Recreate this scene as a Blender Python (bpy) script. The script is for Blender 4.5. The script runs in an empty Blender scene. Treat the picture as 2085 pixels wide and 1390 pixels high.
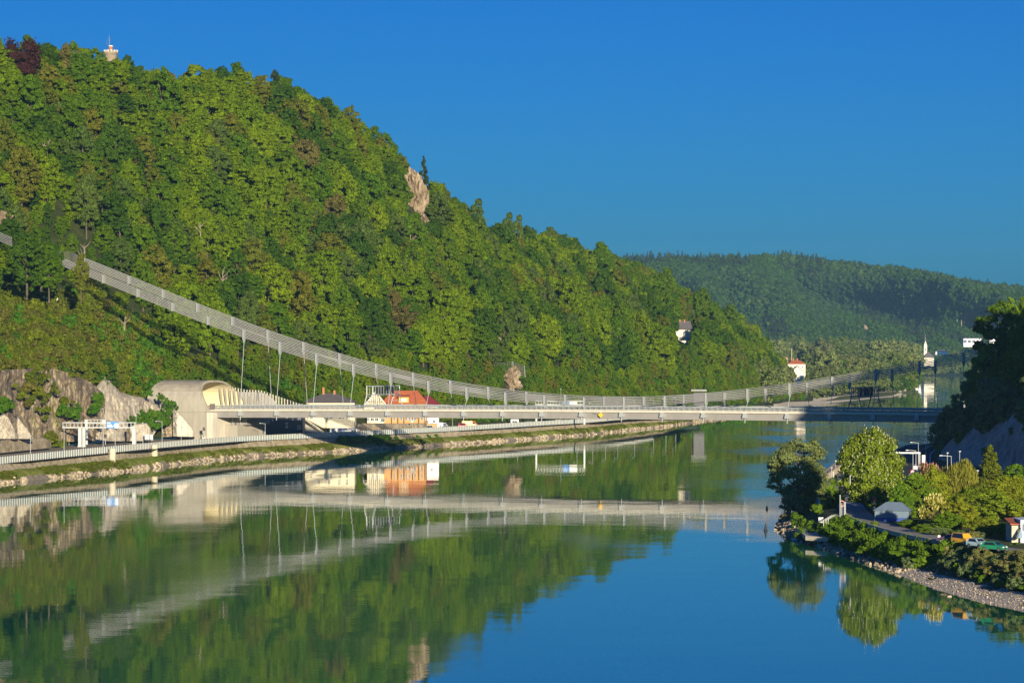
import bpy, math, random
import numpy as np
from mathutils import Vector, Matrix
R = math.radians
SC = bpy.context.scene
COL = SC.collection
# ------------------------------------------------------------------ camera, sky, sun, exposure
FPX = 6200.0; CX = 1042.5; HY = 720.0; CAMZ = 36.0
cam_d = bpy.data.cameras.new('camera'); cam = bpy.data.objects.new('camera', cam_d); COL.objects.link(cam)
cam.location = (0, 0, CAMZ); cam.rotation_euler = (R(90), 0, 0)
cam_d.sensor_width = 36.0; cam_d.lens = FPX/2085*36; cam_d.shift_y = 25/2085
cam_d.clip_start = 5; cam_d.clip_end = 60000
SC.camera = cam
SUN_AZ = 13.0; SUN_EL = 10.0          # azimuth measured from behind the camera towards the right
sun_dir = Vector((math.sin(R(SUN_AZ))*math.cos(R(SUN_EL)), -math.cos(R(SUN_AZ))*math.cos(R(SUN_EL)), math.sin(R(SUN_EL))))
W = bpy.data.worlds.new('World'); SC.world = W; W.use_nodes = True
wn = W.node_tree; wn.nodes.clear()
sky = wn.nodes.new('ShaderNodeTexSky'); sky.sky_type = 'NISHITA'; sky.sun_disc = False
sky.sun_elevation = R(SUN_EL+9); sky.sun_rotation = R(180-SUN_AZ); sky.air_density = 1.0; sky.dust_density = 0.8; sky.ozone_density = 4.0
hs = wn.nodes.new('ShaderNodeHueSaturation'); hs.inputs['Saturation'].default_value = 1.35; hs.inputs['Hue'].default_value = 0.5
bgn = wn.nodes.new('ShaderNodeBackground'); bgn.inputs[1].default_value = 0.055
wo = wn.nodes.new('ShaderNodeOutputWorld')
wn.links.new(sky.outputs[0], hs.inputs['Color']); tintn = wn.nodes.new('ShaderNodeMix'); tintn.data_type = 'RGBA'; tintn.blend_type = 'MULTIPLY'; tintn.inputs[0].default_value = 1; tintn.inputs[7].default_value = (.065, .45, .97, 1)
wn.links.new(hs.outputs[0], tintn.inputs[6]); wn.links.new(tintn.outputs[2], bgn.inputs[0]); wn.links.new(bgn.outputs[0], wo.inputs[0])
sl = bpy.data.lights.new('sun', 'SUN'); sl.energy = 5.0; sl.angle = R(0.6); sl.color = (1.0, 0.87, 0.66)
so = bpy.data.objects.new('sun', sl); COL.objects.link(so); so.rotation_euler = sun_dir.to_track_quat('Z', 'Y').to_euler(); so.location = (300, -300, 300)
SC.view_settings.view_transform = 'Standard'; SC.view_settings.look = 'None'
SC.view_settings.exposure = 0.68; SC.view_settings.gamma = 1.0
SC.cycles.use_denoising = True; SC.cycles.denoiser = 'OPENIMAGEDENOISE'; SC.cycles.denoising_input_passes = 'RGB_ALBEDO_NORMAL'; SC.cycles.denoising_prefilter = 'NONE'
SC.cycles.max_bounces = 8; SC.cycles.diffuse_bounces = 2; SC.cycles.glossy_bounces = 3; SC.cycles.transmission_bounces = 4; SC.cycles.volume_bounces = 0; SC.cycles.transparent_max_bounces = 8

# ------------------------------------------------------------------ helpers
def tag(o, label=None, cat=None, group=None, kind=None):
    if label: o['label'] = label
    if cat: o['category'] = cat
    if group: o['group'] = group
    if kind: o['kind'] = kind
    return o
def empty(name, loc=(0, 0, 0), rz=0.0, label=None, cat=None, group=None):
    o = bpy.data.objects.new(name, None); COL.objects.link(o); o.location = loc; o.rotation_euler = (0, 0, rz); o.empty_display_size = .5
    return tag(o, label, cat, group)
def px_pt(px, py, D):
    return Vector(((px-CX)/FPX*D, D, CAMZ-(py-HY)/FPX*D))
def X_of(px, D): return (px-CX)/FPX*D
def z_of(py, D): return CAMZ-(py-HY)/FPX*D
def D_at(py, z=0.0): return (CAMZ-z)*FPX/(py-HY)
def interp(x, xs, ys): return float(np.interp(x, xs, ys))
class MB:
    def __init__(s): s.v = []; s.f = []; s.m = []
    def quad(s, a, b, c, d, m=0):
        n = len(s.v); s.v += [tuple(a), tuple(b), tuple(c), tuple(d)]; s.f.append((n, n+1, n+2, n+3)); s.m.append(m)
    def poly(s, pts, m=0):
        n = len(s.v); s.v += [tuple(p) for p in pts]; s.f.append(tuple(range(n, n+len(pts)))); s.m.append(m)
    def hexa(s, p, m=0):      # p: 8 points, bottom 4 ccw, top 4 ccw
        n = len(s.v); s.v += [tuple(q) for q in p]
        for f in ((0, 3, 2, 1), (4, 5, 6, 7), (0, 1, 5, 4), (1, 2, 6, 5), (2, 3, 7, 6), (3, 0, 4, 7)):
            s.f.append(tuple(n+i for i in f)); s.m.append(m)
    def box(s, x0, x1, y0, y1, z0, z1, m=0):
        s.hexa([(x0, y0, z0), (x1, y0, z0), (x1, y1, z0), (x0, y1, z0), (x0, y0, z1), (x1, y0, z1), (x1, y1, z1), (x0, y1, z1)], m)
    def tube(s, pts, r, n=6, m=0, cap=True):
        pts = [Vector(p) for p in pts]; rs = r if isinstance(r, (list, tuple)) else [r]*len(pts)
        base = len(s.v); up = Vector((0, 0, 1))
        for i, p in enumerate(pts):
            t = (pts[min(i+1, len(pts)-1)]-pts[max(i-1, 0)]).normalized()
            a = t.cross(up)
            if a.length < 1e-3: a = t.cross(Vector((1, 0, 0)))
            a.normalize(); b = t.cross(a).normalized()
            for k in range(n):
                an = 2*math.pi*k/n; s.v.append(tuple(p+(a*math.cos(an)+b*math.sin(an))*rs[i]))
        for i in range(len(pts)-1):
            for k in range(n):
                a0 = base+i*n+k; a1 = base+i*n+(k+1) % n
                s.f.append((a0, a1, a1+n, a0+n)); s.m.append(m)
        if cap:
            s.f.append(tuple(base+k for k in range(n))[::-1]); s.m.append(m)
            s.f.append(tuple(base+(len(pts)-1)*n+k for k in range(n))); s.m.append(m)
    def build(s, name, mat, parent=None, smooth=False, link=True):
        me = bpy.data.meshes.new(name); me.from_pydata(s.v, [], s.f)
        mats = mat if isinstance(mat, (list, tuple)) else [mat]
        for q in mats: me.materials.append(q)
        if len(mats) > 1: me.polygons.foreach_set('material_index', s.m)
        if smooth: me.polygons.foreach_set('use_smooth', [True]*len(me.polygons))
        me.update(); o = bpy.data.objects.new(name, me)
        if link: COL.objects.link(o)
        if parent: o.parent = parent
        return o
def grid_obj(name, P, mat, smooth=True, closed=False):
    """P: array (n,m,3)"""
    n, m = P.shape[:2]; me = bpy.data.meshes.new(name)
    idx = np.arange(n*m).reshape(n, m)
    f = np.stack([idx[:-1, :-1], idx[1:, :-1], idx[1:, 1:], idx[:-1, 1:]], -1).reshape(-1, 4)
    me.from_pydata(P.reshape(-1, 3).tolist(), [], f.tolist()); me.materials.append(mat)
    if smooth: me.polygons.foreach_set('use_smooth', [True]*len(me.polygons))
    me.update(); o = bpy.data.objects.new(name, me); COL.objects.link(o); return o
def copy_tree(o, parent=None):
    c = o.copy(); COL.objects.link(c); c.parent = parent
    for ch in list(o.children): copy_tree(ch, c)
    return c
# value noise
_rs = np.random.RandomState(7); _T = _rs.rand(64, 64, 64)
def vnoise(x, y, z=0.0):
    x = np.asarray(x, float); y = np.asarray(y, float); z = np.asarray(z, float)+0*x
    xi = np.floor(x).astype(int); yi = np.floor(y).astype(int); zi = np.floor(z).astype(int)
    xf = x-xi; yf = y-yi; zf = z-zi; xf = xf*xf*(3-2*xf); yf = yf*yf*(3-2*yf); zf = zf*zf*(3-2*zf)
    def g(a, b, c): return _T[(xi+a) % 64, (yi+b) % 64, (zi+c) % 64]
    def l(a, b, t): return a+(b-a)*t
    return l(l(l(g(0, 0, 0), g(1, 0, 0), xf), l(g(0, 1, 0), g(1, 1, 0), xf), yf), l(l(g(0, 0, 1), g(1, 0, 1), xf), l(g(0, 1, 1), g(1, 1, 1), xf), yf), zf)*2-1
def fbm(x, y, z=0.0, o=4):
    r = 0; a = 1.0; s = 1.0
    for i in range(o): r = r+a*vnoise(np.asarray(x)*s+i*17.3, np.asarray(y)*s+i*5.1, np.asarray(z)*s); a *= .5; s *= 2.03
    return r
# ------------------------------------------------------------------ materials
def nt(name):
    m = bpy.data.materials.new(name); m.use_nodes = True; t = m.node_tree; b = t.nodes['Principled BSDF']; return m, t, b
def mat_plain(name, col, rough=.7, metal=0.0, spec=None, var=0.0, scale=1.0, bump=0.0, streak=False):
    m, t, b = nt(name); b.inputs['Roughness'].default_value = rough; b.inputs['Metallic'].default_value = metal
    b.inputs['Base Color'].default_value = (*col, 1)
    if var or bump:
        tc = t.nodes.new('ShaderNodeTexCoord'); mp = t.nodes.new('ShaderNodeMapping'); no = t.nodes.new('ShaderNodeTexNoise')
        no.inputs['Scale'].default_value = scale; no.inputs['Detail'].default_value = 6; no.inputs['Roughness'].default_value = .65
        if streak: mp.inputs['Scale'].default_value = (1, 1, .18)
        t.links.new(tc.outputs['Object'], mp.inputs[0]); t.links.new(mp.outputs[0], no.inputs[0])
        if var:
            cr = t.nodes.new('ShaderNodeValToRGB'); cr.color_ramp.elements[0].position = .3; cr.color_ramp.elements[1].position = .7
            cr.color_ramp.elements[0].color = (*[c*(1-var) for c in col], 1); cr.color_ramp.elements[1].color = (*[min(1, c*(1+var*.6)) for c in col], 1)
            t.links.new(no.outputs[0], cr.inputs[0]); t.links.new(cr.outputs[0], b.inputs['Base Color'])
        if bump:
            bp = t.nodes.new('ShaderNodeBump'); bp.inputs['Strength'].default_value = min(1, bump); bp.inputs['Distance'].default_value = bump
            t.links.new(no.outputs[0], bp.inputs['Height']); t.links.new(bp.outputs[0], b.inputs['Normal'])
    return m
def mat_ramp(name, stops, scale=.2, rough=.95, bump=.5, detail=8, bscale=None, stretch=(1, 1, 1), distort=0.0):
    m, t, b = nt(name); b.inputs['Roughness'].default_value = rough
    b.inputs['Specular IOR Level'].default_value = .15
    ge = t.nodes.new('ShaderNodeNewGeometry'); mp = t.nodes.new('ShaderNodeMapping'); mp.inputs['Scale'].default_value = stretch
    no = t.nodes.new('ShaderNodeTexNoise'); no.inputs['Scale'].default_value = scale; no.inputs['Detail'].default_value = detail; no.inputs['Roughness'].default_value = .7; no.inputs['Distortion'].default_value = distort
    t.links.new(ge.outputs['Position'], mp.inputs[0]); t.links.new(mp.outputs[0], no.inputs[0])
    cr = t.nodes.new('ShaderNodeValToRGB'); e = cr.color_ramp.elements
    while len(e) < len(stops): e.new(.5)
    for i, (p, c) in enumerate(stops): e[i].position = p; e[i].color = (*c, 1)
    t.links.new(no.outputs[0], cr.inputs[0]); t.links.new(cr.outputs[0], b.inputs['Base Color'])
    if bump:
        n2 = t.nodes.new('ShaderNodeTexNoise'); n2.inputs['Scale'].default_value = bscale or scale*3; n2.inputs['Detail'].default_value = 8; n2.inputs['Roughness'].default_value = .7
        t.links.new(mp.outputs[0], n2.inputs[0])
        bp = t.nodes.new('ShaderNodeBump'); bp.inputs['Strength'].default_value = 1; bp.inputs['Distance'].default_value = bump
        t.links.new(n2.outputs[0], bp.inputs['Height']); t.links.new(bp.outputs[0], b.inputs['Normal'])
    return m
def mat_leaf(name, c1, c2, c3=None, trans=.3):
    """foliage: colour varies from tree to tree (object random) and in patches within the crown"""
    m, t, b = nt(name); t.nodes.remove(b); out = t.nodes['Material Output']
    oi = t.nodes.new('ShaderNodeObjectInfo'); cr = t.nodes.new('ShaderNodeValToRGB')
    cols = [c1, c2] + ([c3] if c3 else [])
    e = cr.color_ramp.elements
    while len(e) < len(cols): e.new(.5)
    for i, c in enumerate(cols): e[i].position = i/(len(cols)-1); e[i].color = (*c, 1)
    t.links.new(oi.outputs['Random'], cr.inputs[0])
    tc = t.nodes.new('ShaderNodeTexCoord'); no = t.nodes.new('ShaderNodeTexNoise'); no.inputs['Scale'].default_value = .55; no.inputs['Detail'].default_value = 4
    t.links.new(tc.outputs['Object'], no.inputs[0])
    mr = t.nodes.new('ShaderNodeMapRange'); mr.inputs[1].default_value = .3; mr.inputs[2].default_value = .7; mr.inputs[3].default_value = .6; mr.inputs[4].default_value = 1.4
    t.links.new(no.outputs[0], mr.inputs[0])
    mx = t.nodes.new('ShaderNodeMix'); mx.data_type = 'RGBA'; mx.blend_type = 'MULTIPLY'; mx.inputs[0].default_value = 1
    t.links.new(cr.outputs[0], mx.inputs[6]); cm = t.nodes.new('ShaderNodeCombineColor')
    for i in range(3): t.links.new(mr.outputs[0], cm.inputs[i])
    t.links.new(cm.outputs[0], mx.inputs[7])
    d = t.nodes.new('ShaderNodeBsdfDiffuse'); tr = t.nodes.new('ShaderNodeBsdfTranslucent'); gl = t.nodes.new('ShaderNodeBsdfGlossy'); gl.inputs['Roughness'].default_value = .45
    gl.inputs['Color'].default_value = (1, 1, 1, 1)
    ms = t.nodes.new('ShaderNodeMixShader'); ms.inputs[0].default_value = trans; m2 = t.nodes.new('ShaderNodeMixShader'); m2.inputs[0].default_value = .0
    t.links.new(mx.outputs[2], d.inputs[0]); t.links.new(mx.outputs[2], tr.inputs[0])
    t.links.new(d.outputs[0], ms.inputs[1]); t.links.new(tr.outputs[0], ms.inputs[2])
    t.links.new(ms.outputs[0], m2.inputs[1]); t.links.new(gl.outputs[0], m2.inputs[2]); t.links.new(m2.outputs[0], out.inputs[0])
    return m
M = {}
M['lime'] = mat_leaf('leaf_lime', (.165, .235, .008), (.115, .19, .007))
M['mid'] = mat_leaf('leaf_mid', (.075, .15, .008), (.098, .165, .009))
M['dark'] = mat_leaf('leaf_dark', (.042, .092, .009), (.060, .120, .010))
M['olive'] = mat_leaf('leaf_olive', (.15, .155, .018), (.11, .14, .014))
M['grey'] = mat_leaf('leaf_grey', (.075, .125, .022), (.095, .14, .025))
M['brown'] = mat_leaf('leaf_brown', (.15, .13, .035), (.12, .115, .03))
M['scrub'] = mat_leaf('leaf_scrub', (.16, .19, .012), (.11, .15, .012), (.15, .14, .03))
M['bush'] = mat_leaf('leaf_bush', (.05, .15, .01), (.09, .19, .012), (.06, .12, .012))
M['copper'] = mat_leaf('leaf_copper', (.055, .02, .02), (.06, .025, .02))
M['willow'] = mat_leaf('leaf_willow', (.19, .23, .07), (.19, .23, .07))
M['chest'] = mat_leaf('leaf_chestnut', (.17, .23, .018), (.17, .23, .018))
M['brightolive'] = mat_leaf('leaf_bright_olive', (.26, .25, .07), (.20, .22, .06), (.28, .24, .10))
M['silver'] = mat_leaf('leaf_silver', (.15, .22, .08), (.20, .26, .09))
M['sunny'] = mat_leaf('leaf_sunny', (.24, .27, .018), (.19, .26, .018))
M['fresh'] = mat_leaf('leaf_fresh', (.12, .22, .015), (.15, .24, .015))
M['gold'] = mat_leaf('leaf_gold', (.22, .22, .03), (.22, .22, .03))
M['spruce'] = mat_leaf('leaf_spruce', (.035, .055, .02), (.045, .07, .02))
M['far'] = mat_leaf('leaf_far', (.06, .12, .022), (.035, .075, .018), (.085, .14, .025))
M['riv'] = mat_leaf('leaf_river', (.18, .20, .06), (.11, .16, .035), (.15, .16, .06))
M['bark'] = mat_plain('bark', (.11, .085, .055), .95, var=.4, scale=2)
M['palebark'] = mat_plain('pale_bark', (.30, .25, .17), .95, var=.3, scale=2)
M['ground'] = mat_ramp('forest_floor', [(.3, (.022, .035, .010)), (.55, (.045, .06, .016)), (.75, (.09, .075, .035))], scale=.15, bump=1.0)
M['farground'] = mat_ramp('far_forest_floor', [(.3, (.02, .04, .012)), (.7, (.04, .07, .02))], scale=.02, bump=3)
M['rock'] = mat_ramp('rock_face', [(.28, (.05, .045, .03)), (.42, (.20, .15, .09)), (.55, (.34, .26, .17)), (.68, (.50, .42, .30))], scale=.32, bump=1.2, bscale=.4, stretch=(1, 1, .45), distort=.6)
M['shot'] = mat_ramp('shotcrete', [(.28, (.17, .14, .10)), (.45, (.38, .33, .25)), (.6, (.46, .41, .31)), (.78, (.62, .57, .46))], scale=.16, bump=.5, bscale=.5, distort=1.2)
M['conc'] = mat_plain('concrete', (.37, .34, .27), .85, var=.22, scale=.6, bump=.03, streak=True)
M['concl'] = mat_plain('pale_concrete', (.58, .53, .42), .8, var=.15, scale=.8, streak=True)
M['cream'] = mat_plain('cream_render', (.78, .68, .42), .85, var=.06, scale=.5)
M['steel'] = mat_plain('weathered_grey_paint', (.27, .255, .23), .55, var=.12, scale=.4)
M['fascia'] = mat_plain('cream_fascia_paint', (.56, .52, .42), .6, var=.14, scale=.5)
M['galv'] = mat_plain('galvanised_steel', (.40, .42, .41), .5, .2)
M['rope'] = mat_plain('cable_steel', (.36, .355, .34), .5, .2)
M['asph'] = mat_ramp('asphalt', [(.3, (.055, .052, .05)), (.7, (.085, .08, .075))], scale=.3, bump=.01, rough=.85)
M['paint'] = mat_plain('road_paint', (.75, .75, .72), .7)
M['glassy'] = mat_plain('window_glass', (.03, .05, .07), .1)
M['white'] = mat_plain('white_paint', (.78, .77, .73), .6, var=.06, scale=.7)
M['dark_'] = mat_plain('dark_paint', (.02, .022, .025), .5)
M['bankgrass'] = mat_ramp('bank_grass', [(.34, (.09, .17, .010)), (.48, (.17, .22, .018)), (.6, (.28, .25, .07)), (.72, (.42, .36, .20))], scale=.35, bump=.35, bscale=1.5)
M['stone'] = mat_ramp('bank_stone', [(.3, (.12, .095, .065)), (.55, (.30, .25, .18)), (.75, (.48, .42, .32))], scale=1.2, bump=.4, bscale=2.2)
M['pebble'] = mat_ramp('gravel', [(.3, (.48, .41, .31)), (.7, (.72, .63, .49))], scale=3.0, bump=.3, bscale=5)
# ------------------------------------------------------------------ water
def make_water():
    m, t, b = nt('river_water')
    b.inputs['Base Color'].default_value = (.010, .13, .06, 1); b.inputs['Roughness'].default_value = .03; b.inputs['IOR'].default_value = 1.6
    ge = t.nodes.new('ShaderNodeNewGeometry')
    def bump(scale, dist, st, prev=None, detail=3, stretch=(1, 1, 1)):
        mp = t.nodes.new('ShaderNodeMapping'); mp.inputs['Scale'].default_value = stretch
        no = t.nodes.new('ShaderNodeTexNoise'); no.inputs['Scale'].default_value = scale; no.inputs['Detail'].default_value = detail
        t.links.new(ge.outputs['Position'], mp.inputs[0]); t.links.new(mp.outputs[0], no.inputs[0])
        bp = t.nodes.new('ShaderNodeBump'); bp.inputs['Distance'].default_value = dist; bp.inputs['Strength'].default_value = st
        t.links.new(no.outputs[0], bp.inputs['Height'])
        if prev: t.links.new(prev.outputs[0], bp.inputs['Normal'])
        return bp
    b1 = bump(.045, .10, .5, detail=2, stretch=(1, .7, 1))
    b2 = bump(.6, .006, .6, b1, detail=3)
    t.links.new(b2.outputs[0], b.inputs['Normal'])
    # wind patches: rougher streaks lying across the river
    mp = t.nodes.new('ShaderNodeMapping'); mp.inputs['Scale'].default_value = (1, .22, 1); no = t.nodes.new('ShaderNodeTexNoise'); no.inputs['Scale'].default_value = .022; no.inputs['Detail'].default_value = 6
    t.links.new(ge.outputs['Position'], mp.inputs[0]); t.links.new(mp.outputs[0], no.inputs[0])
    mr = t.nodes.new('ShaderNodeMapRange'); mr.inputs[1].default_value = .5; mr.inputs[2].default_value = .75; mr.inputs[3].default_value = .015; mr.inputs[4].default_value = .12
    t.links.new(no.outputs[0], mr.inputs[0])
    # the current along the right bank breaks the surface into small ripples
    sp = t.nodes.new('ShaderNodeSeparateXYZ'); t.links.new(ge.outputs['Position'], sp.inputs[0])
    def mth(op, a, c):
        n = t.nodes.new('ShaderNodeMath'); n.operation = op
        for i, q in enumerate((a, c)):
            if isinstance(q, (int, float)): n.inputs[i].default_value = q
            else: t.links.new(q, n.inputs[i])
        return n.outputs[0]
    def rng_(src, a, c):
        n = t.nodes.new('ShaderNodeMapRange'); n.interpolation_type = 'SMOOTHSTEP'; n.inputs[1].default_value = a; n.inputs[2].default_value = c; t.links.new(src, n.inputs[0]); return n.outputs[0]
    v = mth('SUBTRACT', sp.outputs[0], mth('MULTIPLY', sp.outputs[1], .058)); m_ = mth('MULTIPLY', rng_(v, -12, 28), mth('MULTIPLY', rng_(sp.outputs[1], 650, 760), mth('SUBTRACT', 1.0, rng_(sp.outputs[1], 1200, 1900))))
    n3 = t.nodes.new('ShaderNodeTexNoise'); n3.inputs['Scale'].default_value = .05; n3.inputs['Detail'].default_value = 5; t.links.new(mp.outputs[0], n3.inputs[0])
    rr = mth('ADD', mr.outputs[0], mth('MULTIPLY', m_, mth('MULTIPLY', rng_(n3.outputs[0], .3, .65), .085)))
    t.links.new(rr, b.inputs['Roughness'])
    q = MB(); q.quad((-2500, -200, 0), (4000, -200, 0), (4000, 7500, 0), (-2500, 7500, 0))
    o = q.build('river', m); tag(o, kind='structure')
make_water()
# ------------------------------------------------------------------ left hillside terrain (columns by viewing direction, real distances)
#   px: foot(D,z) r1(D,z) r2(D,z) ridge(D, skyline y)
HC = [(-700, (880, 5.5), (900, 30), (1040, 55), (1200, 40)), (0, (955, 5.5), (972, 30), (1105, 56), (1270, 92)), (100, (1000, 5.5), (1016, 31), (1140, 60), (1300, 97)),
      (190, (1050, 5.5), (1064, 29), (1152, 58), (1310, 112)), (260, (1078, 5.5), (1104, 18), (1168, 50), (1320, 138)), (330, (1092, 5.5), (1132, 19), (1188, 50), (1340, 150)),
      (430, (1125, 5.5), (1155, 20), (1205, 46), (1360, 140)), (600, (1168, 5.5), (1190, 13), (1255, 50), (1420, 170)), (700, (1200, 5.5), (1220, 14), (1275, 50), (1450, 222)), (790, (1232, 5.5), (1252, 14), (1310, 48), (1475, 288)),
      (870, (1256, 5.5), (1276, 12), (1342, 47), (1500, 368)), (930, (1285, 5.5), (1303, 12), (1370, 46), (1545, 412)), (1000, (1320, 5.5), (1336, 12), (1402, 44), (1610, 478)), (1060, (1350, 5.5), (1368, 12), (1440, 44), (1750, 484)), (1120, (1382, 5.5), (1402, 12), (1482, 43), (1900, 472)),
      (1200, (1432, 5.5), (1452, 12), (1542, 40), (1960, 510)), (1310, (1522, 5.5), (1545, 12), (1645, 37), (2060, 548)), (1400, (1620, 4.5), (1640, 11), (1750, 36), (2160, 597)),
      (1480, (1740, 4), (1762, 11), (1870, 34), (2270, 640)), (1545, (1960, 3), (1980, 8), (2090, 26), (2380, 690)), (1600, (2140, 2.5), (2160, 6), (2250, 14), (2480, 755)), (1660, (2220, 2), (2240, 4), (2320, 8), (2560, 800))]
_hp = np.array([c[0] for c in HC], float)
_hD = np.array([[c[1][0], c[2][0], c[3][0], c[4][0]] for c in HC], float)
def _ridge(c):
    D = c[4][0]; return max(3.0, z_of(c[4][1], D)-12.5)
_hz = np.array([[c[1][1], c[2][1], c[3][1], _ridge(c)] for c in HC], float)
_tk = np.array([0, .12, .4, 1.0])
def hill(px, t):
    """ground point on the left hillside; t 0 foot .. 1 ridge .. 1.4 behind the ridge"""
    px = np.asarray(px, float); t = np.asarray(t, float)
    Ds = [np.interp(px, _hp, _hD[:, i]) for i in range(4)]; zs = [np.interp(px, _hp, _hz[:, i]) for i in range(4)]
    D = np.where(t < .12, Ds[0]+(Ds[1]-Ds[0])*t/.12, np.where(t < .4, Ds[1]+(Ds[2]-Ds[1])*(t-.12)/.28, Ds[2]+(Ds[3]-Ds[2])*(t-.4)/.6))
    z = np.where(t < .12, zs[0]+(zs[1]-zs[0])*t/.12, np.where(t < .4, zs[1]+(zs[2]-zs[1])*(t-.12)/.28, zs[2]+(zs[3]-zs[2])*(t-.4)/.6))
    z = np.where(t > 1, zs[3]-(t-1)*20, z)
    X = (px-CX)/FPX*D
    amp = np.clip((t-.10)*4, 0, 1)*np.clip((1.15-t)*5, 0, 1)*np.clip(zs[3]/60, 0, 1)
    n = fbm(X/70, D/160+3, 0, 3)*8.0*amp
    D2 = D+n*.8
    X = X+fbm(X/50+9, D/50, 0, 2)*1.0*amp
    z = z-n*.12
    return X, D2, z
pxs = np.concatenate([np.arange(-700, 0, 40), np.arange(0, 1661, 9)]); ts = np.concatenate([np.linspace(0, .12, 9), np.linspace(.12, 1.0, 70)[1:], [1.08, 1.25, 1.6]])
PX, TT = np.meshgrid(pxs, ts, indexing='ij'); X, D, Z = hill(PX, TT)
rk = np.clip((.14-TT)*25, 0, 1)*np.clip((PX+800)/50, 0, 1)*np.clip((420-PX)/60, 0, 1)*np.clip(TT*40, 0, 1)
D = D+fbm(X/6, Z/9, D/6, 4)*2.2*rk
P = np.stack([X, D, Z], -1)
tag(grid_obj('hillside', P, M['ground']), kind='structure')
# ------------------------------------------------------------------ trees
def crown_arrays(rng, w, h, nlump, nleaf, leaf, base=.25, lumpr=.30, shape='round', droop=0.0, core=True, elong=1.0):
    """leaf-sized faces spread over many clumps; z 0 = ground; crown spans base*h .. h"""
    seed0 = rng.rand()*6; V = []; F = []; cz = h*(base+(1-base)*.5); hz = h*(1-base)*.5
    d = rng.normal(size=(nlump, 3)); d /= np.linalg.norm(d, axis=1)[:, None]
    if shape == 'cone':
        tt = np.linspace(0, .98, nlump)**1.15; a = rng.rand(nlump)*6.283; rr = (1-tt)*w*.5*(.55+.45*rng.rand(nlump))
        c = np.stack([np.cos(a)*rr, np.sin(a)*rr, base*h+tt*(1-base)*h*.97], 1); lr = (w*.5*lumpr)*(1.1-tt*.85)*(.8+.4*rng.rand(nlump))
        nd = c-np.array([0, 0, cz]); nd = np.stack([np.cos(a), np.sin(a), .5+0*a], 1)
    else:
        rad = rng.uniform(.42, .86, nlump)**.6*(1+.10*np.sin(d[:, 0]*3+seed0)*np.cos(d[:, 1]*4+seed0))
        c = d*rad[:, None]*np.array([w*.5, w*.5, hz])
        top = c[:, 2]/hz
        if shape == 'dome': c[:, :2] *= (1.0-.35*np.clip(top, 0, 1))[:, None]*(.8+.2*np.clip(1+top, 0, 1))[:, None]
        c += rng.normal(size=c.shape)*w*.03
        c[:, 2] += cz; lr = w*.5*lumpr*rng.uniform(.65, 1.35, nlump); nd = d.copy()
    wt = lr**2; pick = rng.choice(nlump, nleaf, p=wt/wt.sum())
    q = rng.normal(size=(nleaf, 3)); q /= np.linalg.norm(q, axis=1)[:, None]
    q = q+nd[pick]*.55; q /= np.linalg.norm(q, axis=1)[:, None]
    q[:, 2] = np.where(q[:, 2] < -.3, q[:, 2]*.5, q[:, 2])
    p = c[pick]+q*(lr[pick]*np.clip(rng.normal(.98, .22, nleaf), .6, 1.7))[:, None]*np.array([1, 1, .92])
    if droop: p[:, 2] -= droop*rng.rand(nleaf)*np.clip(np.hypot(p[:, 0], p[:, 1])/(w*.5), 0, 1)
    p[:, 2] = np.maximum(p[:, 2], h*.03)
    n = q*.8+rng.normal(size=(nleaf, 3))*.45+np.array([0, 0, .25]); n /= np.linalg.norm(n, axis=1)[:, None]
    a = np.cross(n, rng.normal(size=(nleaf, 3))); a /= np.linalg.norm(a, axis=1)[:, None]; b = np.cross(n, a)
    s = leaf*rng.uniform(.55, 1.3, nleaf)[:, None]
    if droop: a = np.tile([0, 0, 1.0], (nleaf, 1))+a*.25; b *= .35; s = s*1.3
    v = np.stack([p-a*s*.6, p-b*s*.45+n*s*.1, p+a*s*.6, p+b*s*.45-n*s*.1], 1).reshape(-1, 3)
    f = np.arange(nleaf*4).reshape(-1, 4)
    V.append(v); F += f.tolist(); off = len(v)
    if core:
        import bmesh
        bm = bmesh.new(); bmesh.ops.create_icosphere(bm, subdivisions=1, radius=1); sv = np.array([x.co[:] for x in bm.verts]); sf = [[x.index for x in ff.verts] for ff in bm.faces]; bm.free()
        for i in range(nlump):
            k = sv*(lr[i]*.70)*np.array([1, 1, .8])*(1+rng.uniform(-.2, .2, (len(sv), 1)))+c[i]
            k[:, 2] = np.maximum(k[:, 2], h*.04)
            V.append(k); F += [[off+j for j in ff] for ff in sf]; off += len(sv)
    return np.concatenate(V), F, c
def crown_mesh(name, mat, **kw):
    V, F, c = crown_arrays(**kw); me = bpy.data.meshes.new(name); me.from_pydata(V.tolist(), [], F); me.materials.append(mat); me.update(); return me, c
def trunk_mb(rng, h, r, c, nlimb=6, frac=.62):
    mb = MB(); lean = rng.normal(size=2)*h*.03
    pts = [(0, 0, -1.2), (0, 0, 0), (lean[0]*.4, lean[1]*.4, h*.3), (lean[0], lean[1], h*frac)]
    mb.tube(pts, [r*1.5, r*1.15, r*.8, r*.35], 7)
    for i in range(nlimb):
        e = c[rng.randint(len(c))]; z0 = h*rng.uniform(.18, frac*.85); k = z0/h
        s = Vector((lean[0]*k, lean[1]*k, z0)); e = Vector(e); mid = s.lerp(e, .5)+Vector((0, 0, h*.03))
        mb.tube([s, mid, e], [r*.5, r*.3, r*.1], 5)
    return mb
SPEC = {}
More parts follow.
